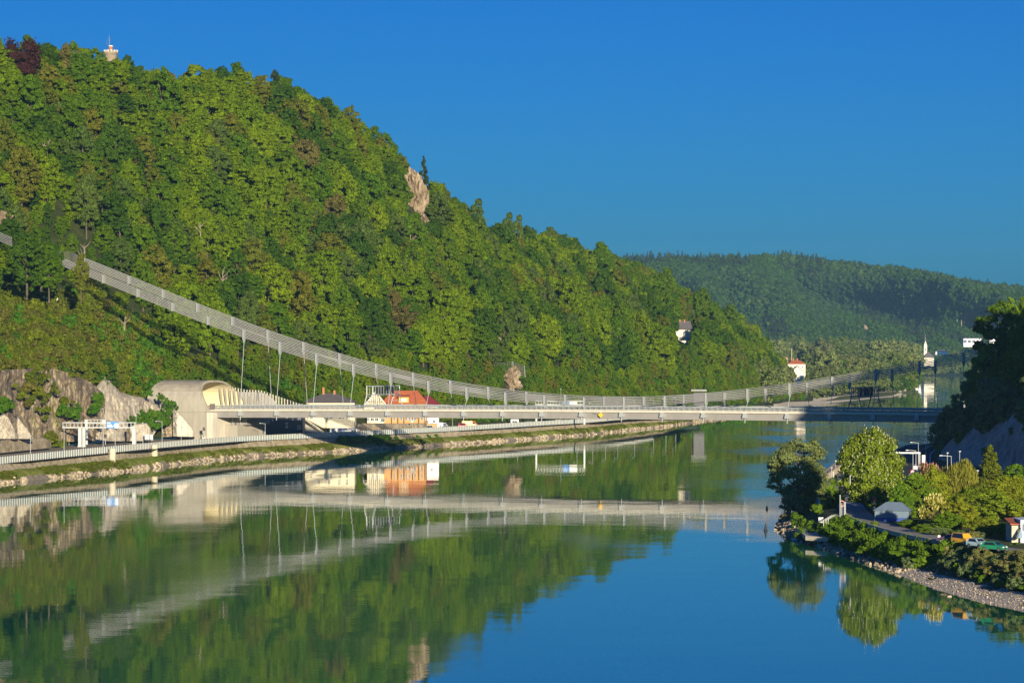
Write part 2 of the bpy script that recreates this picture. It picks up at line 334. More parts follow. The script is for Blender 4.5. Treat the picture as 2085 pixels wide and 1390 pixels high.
def species(key, tint, seed, name='broadleaf_tree', scale_hint=1, bark='bark', nlimb=5, trad=.28, frac=.62, **kw):
    rng = np.random.RandomState(seed); me, c = crown_mesh('crown', M[tint], rng=rng, **kw)
    tm = trunk_mb(rng, kw['h'], trad, c, nlimb, frac); tme_o = tm.build('trunk', M[bark], link=False); tme = tme_o.data; bpy.data.objects.remove(tme_o)
    SPEC[key] = dict(crown=me, trunk=tme, w=kw['w'], h=kw['h'], tint=tint, name=name)
for i, tint in enumerate(['lime', 'mid', 'dark', 'olive', 'grey', 'mid', 'lime', 'dark', 'brown', 'mid', 'olive', 'lime']):
    rg = np.random.RandomState(100+i)
    species('h%d' % i, tint, 200+i, **(dict(w=rg.uniform(9.5, 12.5), h=rg.uniform(13, 17), nlump=int(rg.uniform(110, 170)), nleaf=8000, leaf=.50, base=.05, lumpr=rg.uniform(.13, .18), shape='dome' if i % 2 else 'round') if i not in (3, 4, 9) else dict(w=rg.uniform(9, 11.5), h=rg.uniform(15, 18), nlump=110, nleaf=7500, leaf=.5, base=.17, lumpr=.17, shape='dome', bark='bark', nlimb=8, trad=.26)))
for i, tint in enumerate(['riv', 'riv', 'mid', 'willow']):
    species('r%d' % i, tint, 300+i, w=15+i, h=16+i*1.3, nlump=70, nleaf=3600, leaf=.95, base=.03, lumpr=.22, shape='round')
for i, tint in enumerate(['bush', 'bush', 'scrub', 'scrub']):
    species('b%d' % i, tint, 350+i, w=4.6, h=3.6, nlump=14, nleaf=600, leaf=.55, base=0, lumpr=.42, shape='round', nlimb=0, trad=.08)
for i, tint in enumerate(['far', 'far', 'dark']):
    species('f%d' % i, tint, 360+i, w=13+2*i, h=14, nlump=12, nleaf=260, leaf=3.0, base=.0, lumpr=.42, shape='round', nlimb=0)
species('fc', 'spruce', 365, w=7, h=20, nlump=16, nleaf=240, leaf=2.4, base=.0, lumpr=.5, shape='cone', nlimb=0)
def add_tree(key, loc, s=1.0, rz=0.0, label=None, cat='tree', group=None, name=None, parts=True):
    sp = SPEC[key]; e = empty(name or sp['name'], loc, rz, label, cat, group)
    sc = s if isinstance(s, tuple) else (s, s, s); e.scale = sc
    for nm, me in (('crown', sp['crown']), ('trunk', sp['trunk'])):
        o = bpy.data.objects.new(nm, me); COL.objects.link(o); o.parent = e
    return e
# geometry-node scatter for masses nobody could count
def variant_collection(name, keys):
    c = bpy.data.collections.new(name)
    for i, k in enumerate(keys):
        sp = SPEC[k]; me = sp['crown'].copy(); 
        o = bpy.data.objects.new('%s_%02d' % (name, i), me); c.objects.link(o)
    return c
def scatter(name, coll, pts, scl, rot, idx, kind='stuff', label=None):
    me = bpy.data.meshes.new(name); me.from_pydata([tuple(p) for p in pts], [], []); n = len(pts)
    a = me.attributes.new('scl', 'FLOAT_VECTOR', 'POINT'); a.data.foreach_set('vector', np.asarray(scl, float).reshape(-1))
    a = me.attributes.new('rot', 'FLOAT_VECTOR', 'POINT'); a.data.foreach_set('vector', np.asarray(rot, float).reshape(-1))
    a = me.attributes.new('vid', 'INT', 'POINT'); a.data.foreach_set('value', np.asarray(idx, int))
    o = bpy.data.objects.new(name, me); COL.objects.link(o)
    g = bpy.data.node_groups.new(name+'_nodes', 'GeometryNodeTree')
    g.interface.new_socket('Geometry', in_out='INPUT', socket_type='NodeSocketGeometry'); g.interface.new_socket('Geometry', in_out='OUTPUT', socket_type='NodeSocketGeometry')
    N = g.nodes; L = g.links; gi = N.new('NodeGroupInput'); go = N.new('NodeGroupOutput')
    m2p = N.new('GeometryNodeMeshToPoints'); ip = N.new('GeometryNodeInstanceOnPoints'); ci = N.new('GeometryNodeCollectionInfo')
    ci.inputs['Collection'].default_value = coll; ci.inputs['Separate Children'].default_value = True; ci.inputs['Reset Children'].default_value = True
    def na(nm, ty):
        q = N.new('GeometryNodeInputNamedAttribute'); q.data_type = ty; q.inputs['Name'].default_value = nm
        return [s for s in q.outputs if s.enabled and s.name == 'Attribute'][0]
    e2r = N.new('FunctionNodeEulerToRotation')
    L.new(gi.outputs[0], m2p.inputs['Mesh']); L.new(m2p.outputs[0], ip.inputs['Points']); L.new(ci.outputs[0], ip.inputs['Instance'])
    ip.inputs['Pick Instance'].default_value = True
    L.new(na('vid', 'INT'), ip.inputs['Instance Index']); L.new(na('rot', 'FLOAT_VECTOR'), e2r.inputs[0]); L.new(e2r.outputs[0], ip.inputs['Rotation']); L.new(na('scl', 'FLOAT_VECTOR'), ip.inputs['Scale'])
    L.new(ip.outputs[0], go.inputs[0])
    md = o.modifiers.new('scatter', 'NODES'); md.node_group = g
    tag(o, label, None, None, kind); return o
EXCL = [  # places on the slope kept clear (centre px, py, rx, ry)
    (838, 408, 31, 68), (868, 460, 19, 34), (815, 372, 16, 14), (1040, 775, 26, 30), (1390, 684, 30, 36), (1475, 730, 12, 18), (838, 480, 10, 24), (1620, 764, 32, 30), (5, 470, 26, 34), (110, 524, 8, 8)]
def screen(X, D, Z): return CX+FPX*X/D, HY-FPX*(Z-CAMZ)/D
def hill_trees():
    rng = np.random.RandomState(11); cand = []
    n = 42000; px = rng.uniform(-650, 1640, n); t = np.where(rng.rand(n) < .16, rng.uniform(.02, .2, n), rng.uniform(.10, 1.16, n))
    cell = {}; out = []
    X, D, Z = hill(px, t); sx, sy = screen(X, D, Z+7)
    for i in range(n):
        p = px[i]; tt = t[i]
        scrub = (p < 330 and .10 < tt < .40)
        edge = tt < .26 and p >= 330
        if p < -250 and rng.rand() < .5: continue
        tz = Z[i]
        if p < 430 and tt < .095: continue
        if 290 < p < 600 and tt < .13: continue
        if p < 760 and tt < .08: continue
        bad = False
        for (a, b, rx, ry) in EXCL:
            if ((sx[i]-a)/rx)**2+((sy[i]-b)/ry)**2 < 1: bad = True
        if bad: continue
        if scrub:
            k = 1 if p < 200+ (rng.rand()-.5)*120 else 2
            # main cable corridor
            r = 2.6; kind = 's'; s = rng.uniform(.7, 1.3)
        elif edge:
            r = 2.5 if tt < .16 else 3.4; kind = 'e'; s = rng.uniform(.28, .5) if tt < .16 else rng.uniform(.35, .6)
        else:
            r = 6.1; kind = 't'; s = rng.choice([.6, .8, 1.0, 1.15, 1.3, 1.5], p=[.12, .18, .24, .22, .16, .08])
            if tt > .93: s = min(s, 1.0)
            if sx[i] > 1380: s *= .9
        # keep the cable corridor open where the cables pass close to the slope
        if 60 < sx[i] < 330 and D[i] < 1185 and sy[i] < 690 and kind == 't': s *= .45
        rr = r*(.75+.35*s)
        key = (int(X[i]//8), int(D[i]//8)); ok = True
        for aa in range(-1, 2):
            for bb in range(-1, 2):
                for (x2, d2, z2, r2) in cell.get((key[0]+aa, key[1]+bb), ()):
                    if (x2-X[i])**2+(d2-D[i])**2+.6*(z2-Z[i])**2 < ((rr+r2)*.5)**2: ok = False; break
                if not ok: break
            if not ok: break
        if not ok: continue
        cell.setdefault(key, []).append((X[i], D[i], Z[i], rr)); out.append((X[i], D[i], Z[i], s, kind, sx[i], sy[i], tt))
    return out
HT = hill_trees()
rng = np.random.RandomState(5)
H_KEYS = ['h%d' % i for i in range(12)]
trees = []   # (x,d,z,scale,key)
for (x, d, z, s, k, sx, sy, tt) in HT:
    zone = 1.3*fbm(x/32, d/45, z/40, 2)
    w = np.ones(12)
    tl = [SPEC[q]['tint'] for q in H_KEYS]
    for i, q in enumerate(tl):
        if q == 'lime': w[i] *= .5+3.4*max(zone, 0)
        if q in ('dark', 'grey'): w[i] *= .35+3.0*max(-zone, 0)
        if q == 'brown': w[i] = .15
        if q == 'olive': w[i] *= .5
    if k == 's': key = rng.choice(['b2', 'b3', 'b1'], p=[.46, .42, .12]) if sx < 290+rng.normal()*25 else rng.choice(['b0', 'b1', 'b3'], p=[.45, .4, .15])
    elif k == 'e': key = rng.choice(['h0', 'h6', 'h1', 'h9', 'b0', 'b1', 'h3']); s = s*(1.9 if key[0] == 'b' else 1)
    else: key = H_KEYS[rng.choice(12, p=w/w.sum())]
    trees.append([x, d, z, s, key, sx, sy, k])
# count the pixels each tree shows (front ones hide those behind)
buf = np.full((695, 1043), -1, int); order = sorted(range(len(trees)), key=lambda i: -trees[i][1])
for i in order:
    x, d, z, s, key, sx, sy, k = trees[i]; sp = SPEC[key]; ppm = FPX/d/2
    cxp = (CX+FPX*x/d)/2; cyp = (HY-FPX*(z+sp['h']*s*.55-CAMZ)/d)/2; rx = sp['w']*s*.5*ppm; ry = sp['h']*s*.45*ppm
    x0, x1 = int(max(0, cxp-rx)), int(min(1042, cxp+rx+1)); y0, y1 = int(max(0, cyp-ry)), int(min(694, cyp+ry+1))
    if x0 >= x1 or y0 >= y1: continue
    yy, xx = np.mgrid[y0:y1, x0:x1]; mk = ((xx-cxp)/rx)**2+((yy-cyp)/ry)**2 < 1
    buf[y0:y1, x0:x1][mk] = i
buf[415:, :] = -1
cnt = np.bincount(buf[buf >= 0], minlength=len(trees))
isbush = np.array([t[4][0] == 'b' for t in trees])
rank = np.argsort(-np.where(isbush, 0, cnt)); chosen = set(int(i) for i in rank[:262] if cnt[i] > 30)
TN = {'lime': 'bright yellow-green', 'mid': 'fresh green', 'dark': 'dark green', 'olive': 'olive green', 'grey': 'dull grey-green', 'brown': 'brownish green'}
def zone_name(sx, sy):
    if sy < 60+0.42*sx and sx < 900: pass
    if sx < 330: return 'below the stone lookout tower' if sy < 330 else 'around the upper end of the bridge cables'
    if sx < 620: return 'on the slope high above the tunnel portal' if sy < 430 else 'just behind and above the tunnel portal'
    if sx < 880: return 'on the slope left of the bare cliff' if sy < 520 else 'on the slope above the orange house'
    if sx < 1120: return 'right of the bare cliff under the notched skyline' if sy < 600 else 'at the hill foot right of the orange house'
    if sx < 1330: return 'on the middle spur right of the rockfall net' if sy > 620 else 'on the skyline spur behind the notch'
    return 'around the grey-roofed villa on the slope'
rest = []
for i, t in enumerate(trees):
    x, d, z, s, key, sx, sy, k = t
    if i in chosen:
        a = rng.uniform(0, 6.28); zn = zone_name(sx, sy); tn = TN.get(SPEC[key]['tint'], 'green')
        e = add_tree(key, (x, d, z-.4), (s*rng.uniform(.85, 1.2), s*rng.uniform(.85, 1.2), s*rng.uniform(.8, 1.3)), a, '%s leafy tree %s' % (tn, zn), 'tree', '%s trees %s' % (tn, zn))
    else: rest.append(t)
keys_all = H_KEYS+['b0', 'b1', 'b2', 'b3']
VC = variant_collection('hill_variant', keys_all); ki = {k: i for i, k in enumerate(keys_all)}
def do_scatter(name, coll, kidx, lst, label, kind='stuff'):
    n = len(lst); sc = np.array([[t[3]*rng.uniform(.85, 1.15), t[3]*rng.uniform(.85, 1.15), t[3]*rng.uniform(.85, 1.2)] for t in lst]); ro = np.array([[0, 0, rng.uniform(0, 6.28)] for _ in lst])
    return scatter(name, coll, [(t[0], t[1], t[2]-.3) for t in lst], sc, ro, [kidx[t[4]] for t in lst], kind, label)
do_scatter('woodland', VC, ki, [t for t in rest if t[4][0] == 'h'], 'dense mixed green woodland filling the steep left hillside')
do_scatter('undergrowth', VC, ki, [t for t in rest if t[4][0] == 'b'], 'low bright green scrub along the foot of the left hillside')
print('hill trees', len(trees), 'individual', len(chosen))
# single trees that stand out on the left hill
species('pine', 'spruce', 401, name='pine_tree', w=9, h=17, nlump=16, nleaf=2600, leaf=.7, base=.35, lumpr=.3, shape='round')
species('spruce', 'spruce', 402, name='spruce_tree', w=8, h=20, nlump=46, nleaf=4000, leaf=.65, base=.03, lumpr=.38, shape='cone', nlimb=0, trad=.22, frac=.9)
species('copper', 'copper', 403, name='copper_beech_tree', w=16, h=15, nlump=30, nleaf=4200, leaf=.8, base=.1, lumpr=.3, shape='round')
species('thin', 'grey', 404, name='broadleaf_tree', w=7.5, h=15, nlump=30, nleaf=2600, leaf=.7, base=.05, lumpr=.27, shape='dome', core=False, nlimb=8)
species('rpine', 'brown', 405, name='pine_tree', w=9, h=13, nlump=14, nleaf=2400, leaf=.7, base=.2, lumpr=.32, shape='round')
def hill_ridge_tree(key, px, ytop, label, s=1.0, t=.97):
    X, D, Z = [float(q) for q in hill(px, t)]; h = SPEC[key]['h']*s
    z = z_of(ytop, D)-h
    return add_tree(key, (X_of(px, D), D, min(z, Z+2.0)), (s, s, s if z <= Z+2 else (z_of(ytop, D)-Z-2)/SPEC[key]['h']), 0.4, label)
hill_ridge_tree('copper', 40, 80, 'dark purple copper beech on the skyline left of the lookout tower', .95)
hill_ridge_tree('h2', 93, 84, 'round dark green tree on the skyline between copper beech and pine', 1.0)
hill_ridge_tree('rpine', 143, 86, 'dark pine with a rust brown side on the skyline left of the tower', 1.0)
hill_ridge_tree('h7', 258, 110, 'dense dark crown right beside the stone lookout tower', .9)
hill_ridge_tree('spruce', 863, 314, 'pointed dark spruce rising from the skyline above the bare cliff', 1.0, .96)
hill_ridge_tree('pine', 561, 146, 'small dark pine poking above the skyline over the middle of the hill', .6)
hill_ridge_tree('thin', 973, 407, 'loose round-topped tree at the left side of the skyline notch', 1.1, .95)
hill_ridge_tree('thin', 1036, 435, 'thin leaning tree with sparse leaves in the skyline notch', 1.0, .95)
hill_ridge_tree('thin', 1056, 440, 'thin upright tree with sparse leaves in the skyline notch', .95, .95)
# dead pale trees
def dead_tree(px, py, hpx, label, seed, lean=0.0):
    # find the slope point seen there
    best = None
    for t in np.linspace(.12, 1.0, 90):
        X, D, Z = hill(px, t); sy = float(HY-FPX*(Z-CAMZ)/D)
        if sy <= py: best = (float(X), float(D), float(Z)); break
    X, D, Z = best; h = hpx*D/FPX; rg = np.random.RandomState(seed); D -= 9; X = X_of(px, D); Z = z_of(py, D)
    e = empty('dead_tree', (X, D, Z), 0, label, 'dead tree'); mb = MB(); r = .34
    top = Vector((lean*h, 0, h))
    mb.tube([(0, 0, -6), (0, 0, 0), top*.5+Vector((.3, 0, 0)), top], [r*1.3, r, r*.7, r*.15], 6); mb.build('trunk', M['palebark'], e)
    for i in range(6):
        k = rg.uniform(.35, .9); s = top*k; a = rg.uniform(0, 6.28); L = h*rg.uniform(.15, .35); mb = MB()
        mb.tube([s, s+Vector((math.cos(a)*L*.6, math.sin(a)*L*.4, L*.5)), s+Vector((math.cos(a)*L, math.sin(a)*L*.6, L*1.1))], [.17, .11, .04], 4); mb.build('limb', M['palebark'], e)
for a in [(746, 408, 46, 'bare pale dead tree left of the cliff high on the slope', 1, .0), (835, 520, 50, 'pale dead trunk standing below the bare cliff', 2, .0), (86, 335, 52, 'forked bare dead tree high on the slope at the left', 3, .1),
          (437, 330, 40, 'pale bare trunk in the forest under the middle skyline', 4, 0), (600, 272, 34, 'short bare trunk near the top of the slope', 5, 0), (668, 300, 34, 'leaning pale dead branch near the right shoulder of the hill', 6, .7),
          (453, 610, 60, 'tall bare grey tree above the cables over the portal', 7, 0), (407, 500, 45, 'spreading half-bare tree in the middle of the forest', 8, 0), (892, 680, 42, 'pale leaning trunk low on the slope over the red roof', 9, .35), (170, 540, 45, 'thin bare tree standing just above the cable anchorage', 10, .05),
          (1150, 560, 26, 'slim pale trunk on the skyline spur', 11, 0), (250, 690, 48, 'slender pale trunk under the cables above the scrub', 12, .1)]:
    dead_tree(*a)
# ------------------------------------------------------------------ bare rocks on the slope
def rock_blob(name, px, py, rxp, ryp, D, depth, label, seed, mat='rock', cat='rock outcrop'):
    import bmesh
    bm = bmesh.new(); bmesh.ops.create_icosphere(bm, subdivisions=5, radius=1); k = D/FPX
    c = px_pt(px, py, D)
    for v in bm.verts:
        q = v.co.copy(); n = float(fbm(q.x*1.6+seed, q.y*1.6, q.z*1.1, 5)); n2 = abs(float(vnoise(q.x*5+seed, q.y*5, q.z*3))); q *= 1+.42*n-.45*n2
        q.x += .25*math.sin(q.z*2.1+seed)
        v.co = Vector((q.x*rxp*k, q.y*depth, q.z*ryp*k))
    me = bpy.data.meshes.new(name); bm.to_mesh(me); bm.free(); me.materials.append(M[mat]); o = bpy.data.objects.new(name, me); COL.objects.link(o); o.location = c
    return tag(o, label, cat)
def hill_D(px, py, off=0):
    for t in np.linspace(.02, 1.1, 220):
        X, D, Z = hill(px, t)
        if float(HY-FPX*(Z-CAMZ)/D) <= py: return float(D)+off
    return float(D)
for a in [(838, 402, 27, 60, 'tall brown rock face with ledges bare of trees near the right skyline', 1), (867, 462, 15, 30, 'smaller grey rock spur right below the tall brown face', 2), (815, 366, 15, 13, 'small sunlit rock patch left of the tall brown face', 3), (836, 486, 9, 22, 'narrow reddish rock gully below the tall brown face', 9),
          (1040, 772, 26, 26, 'rough brown rock knob under the rockfall net', 4), (5, 468, 30, 34, 'pale rock behind the cable end at the left edge', 5), (938, 604, 7, 10, 'small grey rock poking from the trees in mid slope', 6), (1000, 692, 22, 12, 'reddish bare scree on the lower slope', 7)]:
    Dh = hill_D(a[0], a[1]); rock_blob('rock_outcrop', a[0], a[1], a[2], a[3], Dh-6, 8, a[4], a[5]+.37)
# ------------------------------------------------------------------ left river bank, quay, road
W_PX = [-700, 0, 250, 480, 740, 930, 1000, 1192, 1294, 1349, 1436, 1500, 1545, 1584, 1682, 1817, 1850, 1864]
W_D = [700, 842, 930, 1053, 1133, 1206, 1240, 1344, 1440, 1492, 1629, 1720, 1900, 2090, 2232, 2566, 2860, 3000]
FZ_PX = [-700, 0, 250, 480, 740, 1000, 1250, 1312, 1380, 1436, 1520]; FZ = [5, 4.9, 5.6, 5.0, 4.9, 5.0, 5.0, 4.4, 3.2, 2.0, 1.2]
def wD(px): return np.interp(px, W_PX, W_D)
def fz(px): return np.interp(px, FZ_PX, FZ)
def bank_grid(name, mat, prof, pmin, pmax, step=6, noise=.0, kind='structure'):
    px = np.arange(pmin, pmax+1, step); out = []
    for p in px:
        row = []
        for (dd, zz) in prof(p):
            D = float(wD(p))+dd; X = X_of(p, D); row.append((X, D, zz))
        out.append(row)
    P = np.array(out)
    if noise:
        n = fbm(P[..., 0]/5, P[..., 1]/5, 0, 4)*noise; P[..., 2] += n*np.clip(P[..., 2], 0, 1); P[..., 1] += fbm(P[..., 0]/8+4, P[..., 1]/8, 1, 3)*noise*2
    return tag(grid_obj(name, P, mat), kind=kind)
def fine(keys, n=4):
    out = []
    for (a, b) in zip(keys[:-1], keys[1:]):
        for i in range(n): out.append((a[0]+(b[0]-a[0])*i/n, a[1]+(b[1]-a[1])*i/n))
    return out+[keys[-1]]
bank_grid('river_edge_stones', M['stone'], lambda p: fine([(-9, -2.2), (-2, -.2), (0, .15), (3.2, 1.25)], 5), -700, 1530, 3, .35)
bank_grid('bank_slope', M['bankgrass'], lambda p: fine([(2.6, .9), (6.5, fz(p)*.40+.2), (10.5, fz(p)*.56), (12.4, fz(p)*.62)], 4), -700, 1530, 4, .18)
# stone embankment wall under the railing
def wall_band(name, mat, p0, p1, d0, z0f, d1, z1f, label=None):
    o = bank_grid(name, mat, lambda p: fine([(d0, z0f(p)), (d1, z1f(p))], 6), p0, p1, 3, .10, None); del_k(o)
    if label: tag(o, label, 'wall')
    return o
def del_k(o):
    if 'kind' in o: del o['kind']
M['quaystone'] = mat_ramp('quay_stone', [(.30, (.15, .115, .07)), (.5, (.36, .30, .20)), (.62, (.46, .40, .28)), (.75, (.18, .19, .06))], scale=.5, bump=.3, bscale=2.0)
M['dry'] = mat_ramp('dry_grass_bank', [(.3, (.11, .12, .03)), (.5, (.24, .20, .10)), (.7, (.40, .34, .22))], scale=.5, bump=.25, bscale=2)
wall_band('embankment_wall', M['quaystone'], -700, 1380, 12.3, lambda p: fz(p)*.60, 15.2, lambda p: fz(p)-.05, 'rough pale stone embankment wall under the quay railing along the left bank')
px = np.arange(-700, 1561, 8); rows = []
for p in px:
    D0 = float(wD(p))+15.0; D1 = float(np.interp(p, _hp, _hD[:, 0]))+4; z = float(fz(p)); row = []
    for k in np.linspace(0, 1, 9):
        D = D0+(max(D1, D0+8)-D0)*k; row.append((X_of(p, D), D, z+(5.3-z)*k*min(1, max(0, (1450-p)/100))))
    rows.append(row)
tag(grid_obj('quay_ground', np.array(rows), mat_ramp('quay_gravel', [(.3, (.20, .17, .13)), (.5, (.33, .28, .21)), (.7, (.12, .14, .04))], scale=.12, bump=.05)), kind='structure')
def road_strip(name, pts, w, mat, dz=.06, kind='structure'):
    mb = MB(); L = []
    for i, p in enumerate(pts):
        p = Vector(p); a = Vector(pts[max(0, i-1)]); b = Vector(pts[min(len(pts)-1, i+1)]); t = (b-a); t.z = 0; t.normalize(); n = Vector((-t.y, t.x, 0)); L.append((p+n*w/2+Vector((0, 0, dz)), p-n*w/2+Vector((0, 0, dz))))
    for (a, b), (c, d) in zip(L[:-1], L[1:]): mb.quad(b, d, c, a)
    return tag(mb.build(name, mat), kind=kind)
def quay_line(off, p0=-400, p1=1400, step=10, dz=0.0):
    out = []
    for p in np.arange(p0, p1+1, step):
        D = float(wD(p))+off; z = float(fz(p)); D1 = float(np.interp(p, _hp, _hD[:, 0]))+4; D0 = float(wD(p))+15; k = min(1, max(0, (D-D0)/max(8, D1-D0)))
        out.append((X_of(p, D), D, z+(5.3-z)*k+dz))
    return out
def smooth(pts, n=3):
    P = np.array(pts, float)
    for _ in range(n): P[1:-1] = (P[:-2]+2*P[1:-1]+P[2:])/4
    return [tuple(q) for q in P]
road_strip('road', smooth(quay_line(27), 6), 13.0, M['asph'], .12)
for off in (20.8, 27.0, 33.2):
    ln = smooth(quay_line(off), 6); road_strip('road_marking', ln, .28, M['paint'], .126+.004)
# riprap stones
def rock_variants():
    import bmesh
    c = bpy.data.collections.new('stone_variant')
    for i in range(4):
        bm = bmesh.new(); bmesh.ops.create_icosphere(bm, subdivisions=2, radius=.5)
        for v in bm.verts:
            q = v.co.copy(); v.co = q*(1+.55*float(vnoise(q.x*3+i*9, q.y*3, q.z*3)))
        me = bpy.data.meshes.new('stone'); bm.to_mesh(me); bm.free(); me.materials.append(M['stone2']); c.objects.link(bpy.data.objects.new('stone_v%d' % i, me))
    return c
m, t, b = nt('riprap'); oi = t.nodes.new('ShaderNodeObjectInfo'); cr = t.nodes.new('ShaderNodeValToRGB'); cr.color_ramp.elements[0].color = (.09, .07, .045, 1); cr.color_ramp.elements[1].color = (.56, .46, .31, 1)
t.links.new(oi.outputs['Random'], cr.inputs[0]); t.links.new(cr.outputs[0], b.inputs['Base Color']); b.inputs['Roughness'].default_value = .9; M['stone2'] = m
RV = rock_variants(); pts = []; sc = []; ro = []; ix = []
rg = np.random.RandomState(31)
for p in np.arange(-60, 1500, .35):
    n = 1 if rg.rand() < .4 else 2
    for _ in range(n):
        dd = rg.uniform(-.8, 2.7); D = float(wD(p))+dd; X = X_of(p+rg.uniform(-.3, .3), D); s = rg.uniform(.25, .9)
        D += float(fbm(X/8+4, D/8, 1, 3))*.5
        if fbm(X/5, D/3, 4, 2) < -.25: continue
        pts.append((X, D, .1+max(0, dd)*.34)); sc.append((s*1.3, s, s*.75)); ro.append(tuple(rg.uniform(0, 6, 3))); ix.append(rg.randint(4))
scatter('riprap', RV, pts, sc, ro, ix, 'stuff', 'tan riprap stones along the left waterline')
# grass tufts and small weeds on the bank
species('tuft', 'scrub', 371, w=1.6, h=.9, nlump=6, nleaf=90, leaf=.35, base=0, lumpr=.5, shape='round', nlimb=0)
species('tuft2', 'scrub', 372, w=1.6, h=.8, nlump=6, nleaf=90, leaf=.35, base=0, lumpr=.5, shape='round', nlimb=0)
TV = variant_collection('tuft_variant', ['tuft', 'tuft2', 'b0', 'b1']); pts = []; sc = []; ro = []; ix = []
for p in np.arange(-40, 1500, .5):
    for _ in range(1):
        dd = rg.uniform(1.8, 11); D = float(wD(p))+dd; X = X_of(p, D)
        if fbm(X/18, D/9, 0, 2) < -.05: continue
        pts.append((X, D, float(np.interp(dd, [2.6, 6.5, 10.5, 12.4], [.9, fz(p)*.4+.2, fz(p)*.56, fz(p)*.62]))-.05)); s = rg.uniform(.35, 1.0); sc.append((s*1.3, s*1.3, s*.7)); ro.append((0, 0, rg.uniform(0, 6))); ix.append(rg.choice([0, 1]))
for (pa, pb, n, da, db, sa, sb) in [(690, 790, 60, 8, 14, .3, .6), (1430, 1530, 90, 8, 30, .6, 1.2), (760, 900, 30, 12, 14, .2, .4)]:
    for _ in range(n):
        p = rg.uniform(pa, pb); dd = rg.uniform(da, db); D = float(wD(p))+dd; pts.append((X_of(p, D), D, float(fz(p))*.6)); s = rg.uniform(sa, sb); sc.append((s, s, s)); ro.append((0, 0, rg.uniform(0, 6))); ix.append(rg.choice([2, 3]))
scatter('bank_grass', TV, pts, sc, ro, ix, 'stuff', 'tufts of green and yellow grass on the left river bank')
# ------------------------------------------------------------------ river plain beyond the bridge, far bank, far hill
def plain_z(px, D):
    d = D-np.interp(px, W_PX, W_D); z = np.where(d < 0, d*.1, np.minimum(d*.05, 3.0)); z = z+np.clip((D-2700)/1500, 0, 1)*16
    return z
px = np.arange(1480, 1866, 6); rows = []
for p in px:
    D0 = float(wD(p)); ds = np.concatenate([[-20, 0, 12, 30, 60], np.linspace(120, 4700-D0, 14)]); rows.append([(X_of(p, D0+d), D0+d, float(plain_z(p, D0+d))) for d in ds])
tag(grid_obj('river_plain', np.array(rows), mat_ramp('plain_ground', [(.35, (.05, .07, .02)), (.6, (.10, .11, .035))], scale=.05, bump=.5)), kind='structure')
# sandy spit
rows = []
for p in np.arange(1575, 1846, 5):
    D0 = float(wD(p)); wdt = 45 if p < 1640 else np.interp(p, [1640, 1700, 1790, 1817, 1845], [45, 60, 110, 90, 10]); rows.append([(X_of(p, D0+d), D0+d, z) for d, z in ((-12, -.4), (-2, .25), (wdt*.5, 1.3), (wdt, 3.3))])
tag(grid_obj('gravel_shore', np.array(rows), M['pebble']), kind='structure')
FAR = [(-300, 500), (1200, 535), (1310, 522), (1400, 524), (1480, 526), (1560, 517), (1600, 514), (1640, 518), (1700, 529), (1780, 542), (1860, 557), (1930, 565), (1960, 569), (2030, 574), (2085, 581), (2300, 600), (2600, 640)]
def far_pt(px, t):
    """t 0 far bank .. 1 ridge"""
    px = np.asarray(px, float); t = np.asarray(t, float)
    ys = np.interp(px, [a for a, _ in FAR], [b for _, b in FAR]); Dr = 6300+(px-1700)*.15; zr = CAMZ-(ys-HY)/FPX*Dr-13
    D = np.where(t < .2, 4960+t/.2*340, 5300+(t-.2)/.8*(Dr-5300)); z = np.where(t < .2, t/.2*22, 22+(zr-22)*(t-.2)/.8)
    z = np.where(t > 1, zr-(t-1)*120, z)
    X = (px-CX)/FPX*D; amp = np.clip((t-.2)*4, 0, 1)*np.clip((1.05-t)*4, 0, 1)
    # spurs and gullies running down the slope
    n = (1.4*fbm(X/240+t*1.6, t*1.2+5, 0, 2)+.6*fbm(X/90+t*.8, t*2.5, 3, 2))*75*amp
    return X, D-n*2.4, z+n*.20
PX, TT = np.meshgrid(np.arange(1150, 2601, 10), np.concatenate([np.linspace(0, 1, 60), [1.1, 1.4]]), indexing='ij'); X, D, Z = far_pt(PX, TT)
tag(grid_obj('far_hill', np.stack([X, D, Z], -1), M['farground']), kind='structure')
rg = np.random.RandomState(77); FV = variant_collection('far_variant', ['f0', 'f1', 'f2', 'fc']); pts = []; sc = []; ro = []; ix = []
nn = 16000; pxx = rg.uniform(1240, 2120, nn); tt = rg.uniform(.06, 1.04, nn); X, D, Z = far_pt(pxx, tt)
for i in range(nn):
    con = (tt[i] > .93 and fbm(X[i]/120, 1, 4, 2) > -.1) or fbm(X[i]/150+7, tt[i]*3, 2, 2) > .55
    zc = fbm(X[i]/170, tt[i]*5+3, 5, 2); k = 3 if con and rg.rand() < .8 else (2 if zc+rg.normal()*.25 < -.15 else rg.randint(2)); s = rg.uniform(.65, 1.25)
    sx, sy = screen(X[i], D[i], Z[i]+5)
    if ((sx-1766)/10)**2+((sy-676)/14)**2 < 1 or ((sx-1852)/26)**2+((sy-677)/5)**2 < 1: continue
    pts.append((X[i], D[i], Z[i]-1)); sc.append((s, s, s*rg.uniform(.85, 1.2))); ro.append((0, 0, rg.uniform(0, 6.28))); ix.append(k)
scatter('far_woodland', FV, pts, sc, ro, ix, 'stuff', 'hazy blue-green forest covering the distant hill')
def far_rock(px, py, rx, ry, label, seed):
    for t in np.linspace(.05, 1, 100):
        X, D, Z = far_pt(px, t)
        if float(HY-FPX*(Z-CAMZ)/D) <= py: break
    rock_blob('rock_outcrop', px, py, rx, ry, float(D)-12, 12, label, seed)
